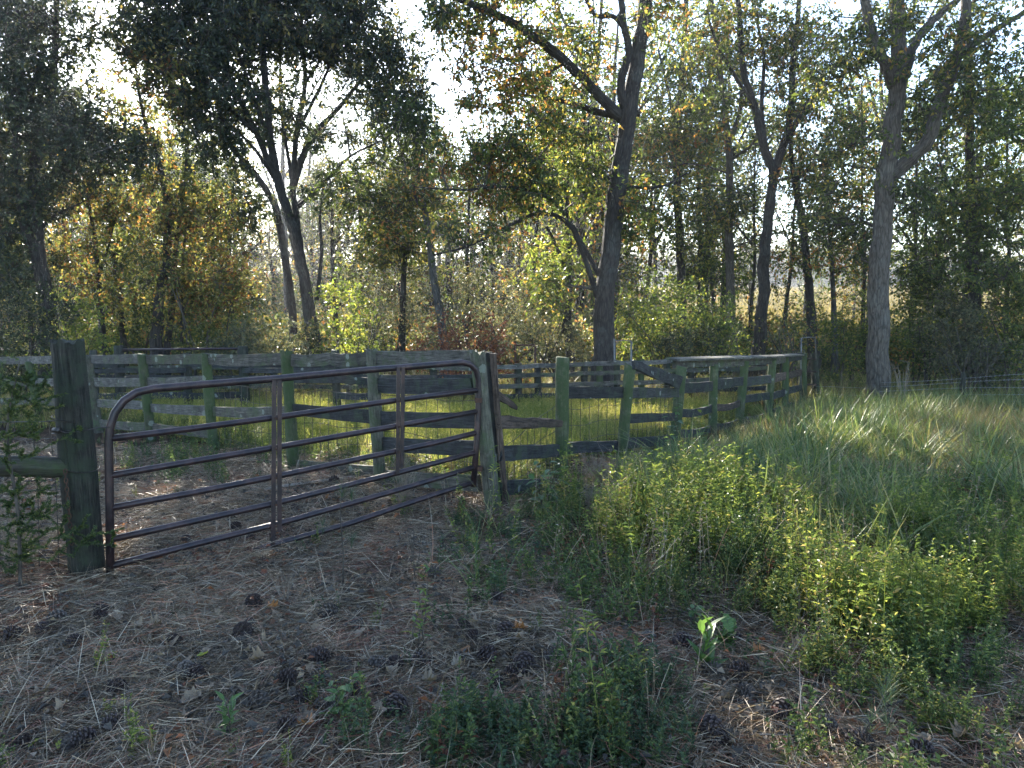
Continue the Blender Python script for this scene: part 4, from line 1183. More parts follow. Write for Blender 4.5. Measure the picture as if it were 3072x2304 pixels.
# --- big corner post at the left with its rail
lp = P(268, 1700, 4.45)
cp = thing('corner_post', 'thick mossy corner post at the left end of the pipe gate with a side rail', 'post', (lp.x, 4.45, 0))
tp = P(203, 1024, 4.45); bt = P(266, 1720, 4.45); bt.z = -.1
part('post', split_post(tp, bt, .103, .09, 'post_dark', 3, 56), cp)
t2 = P(178, 1022, 4.5)
b2 = P(225, 1500, 4.5)
a_ = P(-260, 1398, 4.1); b_ = P(228, 1400, 4.42)
mb = MB(); mb.tube([a_.lerp(b_, i / 6) + Vector((0, 0, R.uniform(-.004, .004))) for i in range(7)], [.058 + R.uniform(-.003, .003) for _ in range(7)], 10, rough=.05)
part('rail', mb.mesh('rail', M['board'], True), cp)
for (ya, yb) in ((1255, 1238), (1290, 1298), (1400, 1385)):
    c0 = P(215 if ya < 1300 else 240, ya, 4.45)
    mb = MB(); rr = .101
    mb.tube([(c0.x + math.cos(t) * rr, 4.45 + math.sin(t) * rr, c0.z + .02 * math.sin(t * 1 + ya)) for t in np.linspace(0, 6.4, 26)], .0025, 4, False)
    part('wire', mb.mesh('wire', M['wire'], True), cp)
# wire from the corner post to the gate
mb = MB(); g0 = P(300, 1292, 4.36)
mb.tube([P(160, 1285, 4.33), P(195, 1298, 4.31), P(250, 1293, 4.3), P(300, 1282, 4.36), P(330, 1283, 4.40)], .003, 4, False)
part('wire', mb.mesh('wire', M['wire'], True), cp)
# stub where the twisted wire ends
mb = MB(); mb.tube([P(160, 1290, 4.33), P(178, 1292, 4.32)], [.014, .018], 7)
part('wire_knot', mb.mesh('wire_knot', M['wire'], True), cp)
pa = Vector((-4.4, 4.2, 0)); pb = Vector((lp.x, 4.5, 0))
part('wire_mesh', wire_grid(pa, pb, .02, .95, .02, .95, .1), cp, kind='stuff')

# --- chain on the corner post
ct = P(196, 1415, 4.31)
chain = thing('chain', 'rusty chain hanging down the side of the thick corner post', 'chain', ct)
mb = MB(); mb.tube([(math.cos(t) * .009, 0, math.sin(t) * .017) for t in np.linspace(0, 2 * math.pi, 11)], .003, 4, False)
lm = mb.mesh('link', M['rust_bare'], True)
for i in range(17):
    o = bpy.data.objects.new('link', lm); COL.objects.link(o); o.parent = chain
    o.location = (R.uniform(-.002, .002) + .0006 * i, 0, -.026 * i); o.rotation_euler = (R.uniform(-.1, .1), 0, (i % 2) * 1.57 + .4)

# --- pipe gate
gL = Vector((-2.335, 4.42, 0)); gR = Vector((-.285, 5.86, 0))
gate = thing('pipe_gate', 'rusty brown tubular farm gate standing closed across the pen entrance', 'gate', gL)


def gpt_(px, py):
    """point of the gate's own plane seen at a photo point"""
    a = (px - 1536) / F; b = (1152 - py) / F
    d = Vector((a, CP + b * SP, -SP + b * CP))
    nrm = Vector((gR.y - gL.y, -(gR.x - gL.x), 0))
    t = (nrm.dot(gL)) / (nrm.dot(d))
    return Vector((d.x * t, d.y * t, CAM_H + d.z * t))


def gtube(name, pxs, r, n=10, mat='rust'):
    mb = MB(); pts = [gpt_(*p) for p in pxs]
    mb.tube(pts, r, n)
    return part(name, mb.mesh(name, M[mat], True), gate)


fr = [(331, 1745), (329, 1500), (326, 1330), (330, 1282), (345, 1238), (372, 1202), (410, 1177), (460, 1166), (600, 1154), (828, 1136), (1100, 1110), (1195, 1103), (1340, 1091), (1385, 1087), (1410, 1093), (1428, 1110), (1436, 1140), (1436, 1200), (1430, 1330), (1420, 1460)]
gtube('frame', fr, .0235, 12)
rails = [[(330, 1316), (580, 1285), (828, 1252), (1195, 1200), (1434, 1170)],
         [(330, 1427), (580, 1384), (828, 1342), (1195, 1277), (1432, 1234)],
         [(330, 1524), (580, 1478), (828, 1429), (1195, 1352), (1300, 1330), (1430, 1298)],
         [(330, 1619), (580, 1564), (828, 1509), (1195, 1418), (1428, 1357)],
         [(330, 1698), (580, 1634), (828, 1573), (1195, 1470), (1424, 1401)],
         [(332, 1762), (450, 1728), (640, 1683), (828, 1632), (1050, 1570), (1195, 1520), (1300, 1485), (1420, 1447)]]
for r_ in rails: gtube('rail', r_, .0205, 10)
for xs_ in (((818, 1140), (815, 1640)), ((834, 1140), (834, 1590)), ((1189, 1100), (1187, 1420)), ((1203, 1100), (1199, 1400))):
    (x0, y0), (x1, y1) = xs_
    A_ = gpt_(x0, y0) + Vector((.012, -.02, 0)); B_ = gpt_(x1, y1) + Vector((.012, -.02, 0))
    gd = (gR - gL).normalized()
    mb = MB(); V = []
    for p in (A_, (A_ + B_) / 2, B_):
        for (u, v) in ((-1, -1), (1, -1), (1, 1), (-1, 1)):
            nn = Vector((gd.y, -gd.x, 0))
            V.append(tuple(p + gd * (u * .014) + nn * (.012 + v * .004)))
    Q = [(i * 4 + k, i * 4 + (k + 1) % 4, i * 4 + 4 + (k + 1) % 4, i * 4 + 4 + k) for i in range(2) for k in range(4)] + [(3, 2, 1, 0), (8, 9, 10, 11)]
    mb.add(V, Q)
    part('brace', mb.mesh('brace', M['rust']), gate)
# hinge straps and bolts at the right stile
for py in (1200, 1405):
    mb = MB(); c = gpt_(1436, py)
    mb.tube([c + Vector((-.03, 0, 0)), c + Vector((.06, .03, 0))], .012, 8)
    mb.box(c, .055, .06, .035)
    part('hinge', mb.mesh('hinge', M['rust_bare']), gate)
for (x, y) in ((828, 1252), (828, 1342), (828, 1429), (828, 1509), (828, 1573), (1195, 1200), (1195, 1277), (1195, 1352)):
    c = gpt_(x, y) + Vector((.012, -.04, 0))
    mb = MB(); mb.tube([c, c + Vector((.006, -.012, 0))], .007, 6)
    part('bolt', mb.mesh('bolt', M['rust_bare']), gate)

# --- far side fence of the pen
ff = thing('board_fence', 'low weathered board fence along the far side of the grassy pen', 'fence', (0, 15.4, -.55))
FX = [1480, 1556, 1616, 1690, 1752, 1800, 1852, 1925, 2000, 2075, 2150, 2230, 2310]


def fy(px): return 14.9 + (px - 1440) / 960 * 1.5


def ftop(px): return 1098 - (px - 1480) / 920 * 30


for px in FX:
    tp = P(px + R.uniform(-4, 4), ftop(px) - 2 + R.uniform(-4, 8), fy(px)); bt = P(px, 1250, fy(px)); bt.z = float(tz(bt.x, bt.y)) - .1
    part('post', post_mesh(tp, bt, .07, None, 'post_green' if R.random() < .4 else 'post_dark', 8), ff)
for a_, b_ in zip(FX[:-1:2], FX[2::2]):
    for dz, mt, h in ((3, 'board_pale', .085), (31, 'board', .08), (62, 'board', .09), (92, 'board_dark', .09)):
        part('board', board_mesh(P(a_, ftop(a_) + dz, fy(a_) - .1), P(b_, ftop(b_) + dz, fy(b_) - .1), h, .03, R.uniform(0, .02), R.uniform(-.1, .1), mt), ff)

# --- inner pen fences at the left
inner = thing('board_fence', 'dark inner pen fence with a pipe along its top at left', 'fence', (-6, 14, -.5))
IX = [(280, 1052, 14.8), (356, 1038, 14.6), (560, 1060, 14.2), (728, 1040, 14), (1005, 1052, 13.6), (1120, 1062, 13.4)]
for (px, py, Yd) in IX:
    tp = P(px, py, Yd); bt = P(px + 8, 1250, Yd); bt.z = float(tz(bt.x, bt.y)) - .1
    part('post', post_mesh(tp, bt, .095 if px in (356, 728) else .075, None, 'post_dark', 9), inner)
for (a_, b_) in zip(IX[:-1], IX[1:]):
    for py, mt, h in ((1094, 'board_dark', .10), (1112, 'board_dark', .09), (1141, 'board_dark', .12), (1186, 'board_dark', .12), (1228, 'board_dark', .1)):
        if R.random() < .12: continue
        part('board', board_mesh(P(a_[0], py + R.uniform(-3, 3), a_[2] - .1), P(b_[0], py + R.uniform(-3, 3), b_[2] - .1), h, .03, R.uniform(0, .02), R.uniform(-.15, .15), mt), inner)
mb = MB(); mb.tube([P(362, 1049, 14.6), P(545, 1047, 14.3), P(735, 1046, 14)], .022, 8)
part('pipe', mb.mesh('pipe', M['rust'], True), inner)
back = thing('board_fence', 'thin lined cross fence behind the dark inner pen fence', 'fence', (-6, 17, -.6))
BX = [(-60, 1070, 17.6), (210, 1075, 17.4), (470, 1078, 17.2), (820, 1080, 16.8), (1048, 1085, 16.4), (1078, 1085, 16.3), (1300, 1090, 15.8), (1440, 1098, 15.2)]
for (px, py, Yd) in BX:
    tp = P(px, py, Yd); bt = P(px + 4, 1250, Yd); bt.z = float(tz(bt.x, bt.y)) - .1
    part('post', post_mesh(tp, bt, .08, None, 'post_dark', 8), back)
for (a_, b_) in zip(BX[:-1], BX[1:]):
    for py, mt, h in ((1103, 'board', .09), (1130, 'board_dark', .08), (1160, 'board', .09)):
        part('board', board_mesh(P(a_[0], py + R.uniform(-3, 3), a_[2] - .1), P(b_[0], py + R.uniform(-3, 3), b_[2] - .1), h, .03, 0, R.uniform(-.15, .15), mt), back)

# --- narrow ladder gate between the two end posts, rail to the tree, wire fence
lg = thing('narrow_gate', 'narrow gap of dark cross bars under a tall pipe hoop at the pen corner', 'gate', P(2425, 1280, 16.45))
for py in (1076, 1114, 1153, 1192, 1229):
    mb = MB(); mb.tube([P(2404, py, 16.4), P(2450, py + 1, 16.5)], .017, 6)
    part('bar', mb.mesh('bar', M['rust'], True), lg)
mb = MB(); mb.tube([P(2404, 1240, 16.25), P(2403, 1100, 16.25), P(2404, 1014, 16.25), P(2424, 1012, 16.3), P(2446, 1012, 16.4), P(2448, 1080, 16.4)], .014, 6)
part('hoop', mb.mesh('hoop', M['pipe_pale'], True), lg)
rl = thing('fence_rail', 'long thin weathered rail reaching from the pen corner to the pale barked tree', 'rail', P(2450, 1204, 16.4))
mb = MB(); mb.tube([P(2452, 1201, 16.45), P(2520, 1204, 16.3), P(2590, 1209, 16.1), P(2640, 1208, 15.75)], [.055, .05, .045, .04], 8, rough=.08)
part('pole', mb.mesh('pole', M['board_brown'], True), rl)
wf = thing('wire_fence', 'barbed wire fence of six strands running right from the pale barked tree', 'fence', (7.6, 15.6, -.5))
for k, (ya, yb) in enumerate(((1148, 1124), (1158, 1140), (1172, 1162), (1192, 1181), (1206, 1201), (1222, 1215))):
    mb = MB(); pts = [P(2640 + (3500 - 2640) * t, ya + (yb - ya) * min(1, t * 2) + 2.5 * math.sin(t * 9 + k), 15.8 - 1.6 * t) for t in np.linspace(0, 1, 16)]
    mb.tube(pts, .0042, 3, False)
    for q in range(1, 60):
        t = q / 60; p = pts[int(t * 15)].lerp(pts[min(15, int(t * 15) + 1)], t * 15 % 1)
        mb.tube([p + Vector((-.01, 0, -.02)), p + Vector((.01, 0, .02))], .003, 3, False)
    part('wire', mb.mesh('wire', M['wire_bright']), wf)
for px, Yd, tpy in ((2890, 15.2, 1120), (3130, 14.7, 1110), (3420, 14.3, 1110)):
    tp = P(px, tpy, Yd); bt = P(px, 1250, Yd); bt.z = float(tz(bt.x, bt.y)) - .1
    part('post', post_mesh(tp, bt, .04, None, 'post_dark', 8), wf)
for k, (ya, yb) in enumerate(((1158, 1166), (1180, 1190), (1225, 1232))):
    mb = MB(); mb.tube([P(2446 + (2640 - 2446) * t, ya + (yb - ya) * t, 16.5 - .6 * t) for t in np.linspace(0, 1, 6)], .003, 3, False)
    part('wire', mb.mesh('wire', M['wire_bright']), wf)

# --- pipe frames standing in the scrub
pf = thing('pipe_hoop', 'rusty pipe frame standing in scrub left of the central oak', 'frame', P(1545, 1100, 17.2))
mb = MB(); q0, q1 = P(1546, 1230, 17.2), P(1606, 1230, 17.2)
q0.z = q1.z = -.75
mb.tube([q0, P(1546, 1100, 17.2), P(1546, 1024, 17.2)], .026, 6); mb.tube([q1, P(1606, 1100, 17.2), P(1606, 1040, 17.2)], .026, 6)
mb.tube([P(1546, 1035, 17.2), P(1606, 1035, 17.2)], .022, 6); mb.tube([P(1550, 1085, 17.2), P(1602, 1038, 17.2)], .014, 6)
part('frame', mb.mesh('frame', M['rust_bare'], True), pf)
pf = thing('pipe_hoop', 'pale thin pipe frame at the right foot of the central oak', 'frame', P(1845, 1100, 16.2))
mb = MB(); q0, q1 = P(1844, 1230, 16.2), P(1894, 1230, 16.2)
q0.z = q1.z = -.75
mb.tube([q0, P(1844, 1100, 16.2), P(1843, 1016, 16.2)], .022, 6); mb.tube([q1, P(1894, 1100, 16.2), P(1894, 1024, 16.2)], .022, 6)
mb.tube([P(1844, 1022, 16.2), P(1894, 1022, 16.2)], .014, 6)
part('frame', mb.mesh('frame', M['pipe_pale'], True), pf)

# ------------------------------------------------------------------ ground cover tufts
def straw_mesh(mat, n=120, rad=.2, w=.0018, Lr=(.05, .15), lift=.045):
    b = rng.uniform(-rad, rad, (n, 3)); b[:, 2] = rng.random(n) ** 2 * lift + .002
    th = rng.uniform(0, 6.28, n) if rng.random() < .2 else rng.normal(rng.uniform(0, 6.28), 1.3, n)
    d = np.stack([np.cos(th), np.sin(th), rng.normal(.08, .24, n)], 1)
    bend = np.stack([-np.sin(th), np.cos(th), -np.abs(rng.normal(.1, .1, n))], 1) * rng.normal(0, .28, n)[:, None]
    bend[:, 2] = -np.abs(d[:, 2]) * .7
    v, q = strips(b, d, rng.uniform(*Lr, n), np.full(n, w) * rng.uniform(.7, 1.5, n), bend, 3)
    v[:, 2] = np.maximum(v[:, 2], -.008)
    return mesh_np('straw', v, q, mat)


def herb_mesh(mat, stems=6, H=(.18, .38), nl=16, L=.035, w=.012, rad=.07, lean=.25, tipflower=False, vert=.5):
    V = []; T = []; Qs = []; n0 = 0; SV = []; SQ = []
    mb = MB()
    for s in range(stems):
        h = rng.uniform(*H); th = rng.uniform(0, 6.28); l = rng.uniform(0, lean) * h
        b = np.array([rng.uniform(-rad, rad), rng.uniform(-rad, rad), 0])
        t = np.linspace(0, 1, 4)
        pts = b + np.stack([math.cos(th) * l * t ** 1.6, math.sin(th) * l * t ** 1.6, h * t], 1)
        mb.tube([tuple(p) for p in pts], [.0018, .0016, .0013, .0008], 3, False)
        tt = rng.uniform(.15, 1, nl)
        c = b + np.stack([math.cos(th) * l * tt ** 1.6, math.sin(th) * l * tt ** 1.6, h * tt], 1)
        a_ = rng.uniform(0, 6.28, nl)
        d = np.stack([np.cos(a_), np.sin(a_), rng.normal(vert, .35, nl)], 1)
        nr = np.stack([rng.normal(0, .35, nl), rng.normal(0, .35, nl), np.ones(nl)], 1)
        v, tr = leaves(c, d, L * rng.uniform(.6, 1.3, nl) * (1.25 - tt * .5), w * rng.uniform(.7, 1.3, nl), nr)
        mb.add(v, None, tr)
    return mb.mesh('herb', mat)


def tuft_mesh(mat, n=45, H=(.2, .5), w=.006, rad=.06, out=.55, seg=4):
    b = rng.normal(0, rad, (n, 3)); b[:, 2] = 0
    th = rng.uniform(0, 6.28, n)
    d = np.stack([np.cos(th) * out * rng.random(n), np.sin(th) * out * rng.random(n), np.ones(n)], 1)
    bend = np.stack([np.cos(th), np.sin(th), -np.ones(n) * .6], 1) * rng.uniform(.1, .8, n)[:, None]
    v, q = strips(b, d, rng.uniform(*H, n), np.full(n, w) * rng.uniform(.6, 1.4, n), bend, seg)
    return mesh_np('tuft', v, q, mat)


def place(px0, px1, Y0, Y1, n, dens=None):
    """random ground points, uniform on the ground, kept where dens(px, py, x, y) says so"""
    out = []
    y = rng.uniform(Y0 ** 1, Y1 ** 1, n * 3)
    x = rng.uniform(-1, 1, n * 3) * (Y1 * .85 + 1)
    z = tz(x, y)
    px, py = proj(x, y, z)
    ok = (px > px0) & (px < px1)
    if dens is not None:
        ok &= rng.random(len(x)) < dens(px, py, x, y)
    p = np.stack([x, y, z], 1)[ok]
    return p[:n] if len(p) > n else p


def rots(n, tilt=.12):
    return np.stack([rng.normal(0, tilt, n), rng.normal(0, tilt, n), rng.uniform(0, 6.28, n)], 1)


def ell(px, py, cx, cy_, rx, ry):
    return np.clip(1.6 - 1.6 * (((px - cx) / rx) ** 2 + ((py - cy_) / ry) ** 2), 0, 1)


def fence_y(x):
    """Y of the front fence line at x (left run, then right run)"""
    return np.where(x < -.2, 5.93 - (x + .2) * .885, 5.93 + (x + .2) * 1.62)


def vn(x, y, s=1.0, o=0.0):
    return .5 + .25 * (np.sin(x * 1.9 * s + 1.3 * np.sin(y * 1.1 * s + o) + o) + np.sin(y * 2.3 * s + 1.7 * np.sin(x * 1.3 * s) + 2 * o))


# zones: 1 = open straw, 0 = green
def green_amt(px, py):
    g = ell(px, py, 2060, 1640, 470, 270) + ell(px, py, 2650, 1750, 560, 260) + ell(px, py, 1480, 1590, 110, 80) * .8 + ell(px, py, 1850, 2250, 330, 200) \
        + ell(px, py, 2500, 1480, 1100, 170) + ell(px, py, 1950, 1450, 350, 120) + .5 * ell(px, py, 1560, 1700, 200, 160) + ell(px, py, 2900, 1850, 260, 180)
    g = g + .8 * ell(px, py, 600, 1395, 380, 85)
    return np.clip(g, 0, 1)


def d_straw(px, py, x, y):
    return np.where(y < fence_y(x) + 1.8, 1 - .75 * green_amt(px, py), .15) * np.where(vn(x, y, 3.3, 2) > .36, 1, .45)


sm = [straw_mesh(M['straw']) for _ in range(5)] + [straw_mesh(M['straw_red'], 90, .16)]
p = np.concatenate([place(-500, 3600, .9, 5.0, 3400, d_straw), place(-300, 3400, 4.8, 9.5, 2600, d_straw)])
n = len(p)
scatter('pine_straw', p, rots(n, .1), rng.uniform(.8, 1.35, n), np.where((rng.random(n) < .35) & (vn(p[:, 0], p[:, 1], 2.9, 11) > .6), 5, rng.integers(0, 5, n)), sm,
        'fallen brown pine needles matted over the ground in front of and behind the gate', 'pine straw')

# small crumpled leaf scraps and twigs in the straw
def scrap_mesh(mat, n=16, rad=.16, L=(.015, .05)):
    c = rng.uniform(-rad, rad, (n, 3)); c[:, 2] = rng.uniform(.02, .06, n)
    th = rng.uniform(0, 6.28, n)
    d = np.stack([np.cos(th), np.sin(th), rng.normal(0, .35, n)], 1)
    nr = np.stack([rng.normal(0, .5, n), rng.normal(0, .5, n), np.ones(n)], 1)
    l = rng.uniform(L[0], L[1], n)
    v, t = leaves(c, d, l, l * rng.uniform(.35, .8, n), nr, .35)
    return mesh_np('scrap', v, t, mat)


def twig_mesh(n=6, rad=.15):
    mb = MB()
    for _ in range(n):
        a_ = R.uniform(0, 6.28); l = R.uniform(.05, .16); x, y, z = R.uniform(-rad, rad), R.uniform(-rad, rad), R.uniform(.01, .03)
        mb.tube([(x, y, z), (x + math.cos(a_) * l * .5, y + math.sin(a_) * l * .5, z + R.uniform(0, .02)), (x + math.cos(a_ + .3) * l, y + math.sin(a_ + .3) * l, z)], [.003, .0025, .0015], 4, False)
    return mb.mesh('twigs', M['dead_twig'])


cm_ = [scrap_mesh(M['scrap'], 18, .16, (.01, .035)), scrap_mesh(M['scrap'], 8, .16, (.02, .05)), scrap_mesh(M['twig'], 22), scrap_mesh(M['leaf_russet'], 12), twig_mesh(), scrap_mesh(M['twig'], 30, .2, (.02, .05))]
p = np.concatenate([place(-500, 3600, 1.2, 5.0, 1300, d_straw), place(-300, 3400, 4.8, 9.5, 900, d_straw)])
n = len(p)
scatter('leaf_litter', p, rots(n, .1), rng.uniform(.7, 1.3, n), rng.integers(0, 6, n), cm_, 'crumpled leaf scraps and twig bits strewn over the pine straw', 'leaf litter')

# grey dry grass wisps among the straw
dm = [tuft_mesh(M['straw'], 16, (.08, .26), .003, .05, 1.1) for _ in range(3)]
p = place(-400, 3300, 1.2, 8.5, 900, lambda px, py, x, y: (1 - .6 * green_amt(px, py)) * np.where(y < fence_y(x) + 1.5, .7, .1) * (vn(x, y, 1.5, 1) > .45))
n = len(p)
scatter('dry_grass_wisps', p, rots(n, .25), rng.uniform(.6, 1.2, n), rng.integers(0, 3, n), dm, 'dry grey grass wisps standing up through the pine straw', 'dry grass')

# leafy weeds, near right
hm = [herb_mesh(M['weed'], 7, (.15, .34), 18, .034, .013) for _ in range(3)] + [herb_mesh(M['weed_lime'], 7, (.2, .42), 20, .032, .012) for _ in range(3)] + [herb_mesh(M['weed_cool'], 7, (.08, .22), 16, .026, .012, .09)for _ in range(2)]


def d_weed(px, py, x, y):
    g = ell(px, py, 2070, 1710, 470, 225) + .9 * ell(px, py, 2650, 1760, 520, 230) + ell(px, py, 1850, 2270, 300, 180) * .9 + ell(px, py, 1450, 1590, 120, 80) * .5 + ell(px, py, 2950, 1750, 200, 300) * .7 \
        + ell(px, py, 1640, 1510, 150, 110) * .7 + .22 * ell(px, py, 1500, 1720, 200, 160) + .55 * ell(px, py, 2500, 1560, 560, 110) + .5 * ell(px, py, 1300, 2250, 300, 90)
    return np.clip(g, 0, 1) * np.where(y < fence_y(x) - .1, 1, .0) * np.where(vn(x, y, 2.2, 2) > .15, 1, .5)


p = place(900, 3600, 2.2, 8.0, 3600, d_weed); n = len(p)
pn = place(900, 3300, 2.2, 3.9, 1100, lambda px, py, x, y: (np.clip(.6 * ell(px, py, 1790, 2230, 330, 260) + .4 * ell(px, py, 1300, 2240, 360, 120) + ell(px, py, 2750, 1880, 480, 260) + .45 * ell(px, py, 2900, 2150, 320, 260) + np.where(px > 2350, .16, .05), 0, 1)) * np.where(vn(x, y, 3.1, 3) > .42, 1, .22))
p = np.concatenate([p, pn]); n = len(p)
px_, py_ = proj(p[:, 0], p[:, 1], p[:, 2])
bright = rng.random(n) < .75 * np.clip(ell(px_, py_, 2080, 1600, 420, 170) + .9 * ell(px_, py_, 2750, 1800, 420, 260), 0, .9)  # lime weeds gathered where sun patches fall; sunlight put into leaf colour
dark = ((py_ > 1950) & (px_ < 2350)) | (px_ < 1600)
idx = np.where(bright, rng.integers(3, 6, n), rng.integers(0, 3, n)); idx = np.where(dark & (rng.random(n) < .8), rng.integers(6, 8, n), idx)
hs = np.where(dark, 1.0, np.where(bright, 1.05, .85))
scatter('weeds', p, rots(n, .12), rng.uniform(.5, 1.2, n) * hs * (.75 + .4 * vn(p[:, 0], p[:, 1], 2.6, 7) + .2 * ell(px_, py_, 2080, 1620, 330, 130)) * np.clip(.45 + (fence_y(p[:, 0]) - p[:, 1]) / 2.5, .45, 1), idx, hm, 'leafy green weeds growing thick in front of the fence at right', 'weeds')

p = place(-100, 1500, 5.5, 11.5, 900, lambda px, py, x, y: ell(px, py, 560, 1395, 400, 95) * np.where(vn(x, y, 1.6, 6) > .35, 1, .2)); n = len(p)
scatter('low_weeds', p, rots(n, .15), rng.uniform(.5, 1.1, n), np.where(rng.random(n) < .6, rng.integers(6, 8, n), rng.integers(0, 3, n)), hm, 'low green weeds creeping around the feet of the left fence posts', 'weeds')
xm = [tuft_mesh(M['grass'], 14, (.2, .5), .005, .05, .7), tuft_mesh(M['grass_dry'], 12, (.2, .5), .003, .05, .5), herb_mesh(M['straw'], 4, (.3, .5), 10, .03, .008, .05, .3), herb_mesh(M['leaf_russet'], 4, (.15, .3), 14, .03, .016, .06, .3), herb_mesh(M['weed_lime'], 2, (.4, .6), 26, .045, .014, .04, .15)]
p = place(900, 3600, 2.2, 8.0, 1200, d_weed); n = len(p)
scatter('mixed_stems', p, rots(n, .2), rng.uniform(.6, 1.15, n), rng.integers(0, 5, n), xm, 'grass blades, dry stems and reddish sprigs mixed through the weeds', 'weeds')
# sparse sprigs through the straw
p = place(-300, 2600, 1.6, 8.0, 260, lambda px, py, x, y: np.where(y < fence_y(x) + 1.5, .5, 0) * (1 - green_amt(px, py)) * (vn(x, y, 1.1, 4) > .5)); n = len(p)
scatter('sprigs', p, rots(n, .2), rng.uniform(.3, .7, n), rng.integers(0, 8, n), hm, 'small green sprigs scattered through the pine straw', 'weeds')

# long green grass to the right
gm = [tuft_mesh(M['grass'], 34, (.25, .6), .009, .07, .7) for _ in range(4)] + [tuft_mesh(M['grass_dry'], 30, (.2, .55), .005, .08, .6) for _ in range(3)] + [tuft_mesh(M['grass'], 50, (.10, .25), .004, .09, .6) for _ in range(2)]


def d_grass(px, py, x, y):
    r = np.where((px > 1500) & (py < 1640 + (px - 2000) * .04) & (y < fence_y(x) - .05), 1.0, 0.0)
    far = np.where((y > 16) & (y < 24), .55, 0)
    return np.where(y > 16, far * (x > 6), np.maximum(r, .25 * ell(px, py, 2600, 1800, 600, 250)))


p1 = place(1500, 3500, 4.5, 9.5, 1500, lambda a, b, x, y: d_grass(a, b, x, y) * np.where(vn(x, y, 2.4, 9) > .33, 1, .25)); p2 = place(1500, 3500, 9.0, 16.5, 3400, d_grass); p = np.concatenate([p1, p2]); n = len(p)
px_, py_ = proj(p[:, 0], p[:, 1], p[:, 2])
dryp = np.clip(ell(px_, py_, 2950, 1330, 380, 80) * .8 + ell(px_, py_, 2450, 1300, 350, 35) * .4 + ell(px_, py_, 3000, 1520, 220, 90) * .9, 0, .92) * (vn(p[:, 0], p[:, 1], .8, 3) * .8 + .5) + .06
dry = rng.random(n) < dryp
long_ = rng.random(n) < np.clip(vn(p[:, 0], p[:, 1], .9, 5) * 1.3 - .15, 0, 1)
idx = np.where(dry, rng.integers(4, 7, n), np.where(long_, rng.integers(0, 4, n), rng.integers(7, 9, n)))
scatter('grass', p, rots(n, .12), rng.uniform(.45, 1.15, n) * np.where(px_ < 1850, .7, 1) * np.clip(.32 + (fence_y(p[:, 0]) - p[:, 1]) / 2.6 + (p[:, 0] > 6.3) * 1, .32, 1), idx, gm, 'long arching green and tan grass to the right of the pen', 'grass')

# bigger tussocks and seed stalks standing out of the grass
bm_ = [tuft_mesh(M['grass'], 60, (.4, .85), .011, .08, .8, 5) for _ in range(3)] + [tuft_mesh(M['grass_dry'], 12, (.5, .95), .004, .10, .3, 4) for _ in range(2)]
p = place(1900, 3500, 5.0, 14, 230, lambda px, py, x, y: (px > 1950) & (py < 1640) & (y < fence_y(x) - 1.2)); n = len(p)
scatter('grass_tussocks', p, rots(n, .15), rng.uniform(.6, 1.0, n), rng.integers(0, 5, n), bm_, 'tall arching grass tussocks and seed stalks right of the pen', 'grass')

# meadow in the pen
mm = [herb_mesh(M['meadow'], 9, (.2, .42), 12, .03, .009, .12, .2, vert=1.2) for _ in range(4)] + [tuft_mesh(M['meadow'], 40, (.15, .4), .005, .1, .4) for _ in range(3)] + [herb_mesh(M['weed'], 9, (.08, .2), 14, .035, .015, .12, .3) for _ in range(2)]


def d_mead(px, py, x, y):
    fy_ = fence_y(x)
    d = y - fy_
    return np.clip((d - np.where(x < -.2, .3, .15)) / 1.0, 0, 1) * np.where(y < 15.2, 1, .0)


p = place(-200, 2450, 6.2, 15.2, 6500, d_mead); n = len(p)
d = p[:, 1] - fence_y(p[:, 0])
low = rng.random(n) < np.clip(1.4 - (d - np.where(p[:, 0] < -.2, .3, .1)) / 1.5, 0.05, 1)
idx = np.where(low, rng.integers(7, 9, n), rng.integers(0, 7, n))
scatter('pen_meadow', p, rots(n, .1), rng.uniform(.6, 1.1, n) * np.where(low, .9, 1.0), idx, mm, 'sunlit yellow green meadow growth filling the inside of the pen', 'meadow plants')

# rough growth behind the pen, along the wood edge
em = gm[4:7] + hm[0:2] + mm[4:6]
p = place(-400, 3500, 15.3, 24, 3400, lambda px, py, x, y: np.where((y > 15.4), .7, 0)); n = len(p)
scatter('wood_edge_growth', p, rots(n, .15), rng.uniform(.8, 1.6, n), rng.integers(0, len(em), n), em, 'rough grass and weeds along the edge of the wood behind the pen', 'undergrowth')
p = place(-400, 2200, 10, 16, 2600, lambda px, py, x, y: np.where(((px < 400) | (y > 15)) & (y > 12), .6, 0)); n = len(p)
scatter('pen_back_growth', p, rots(n, .15), rng.uniform(.7, 1.3, n), rng.integers(0, len(em), n), em, 'weeds around the inner pen fences at left', 'undergrowth')


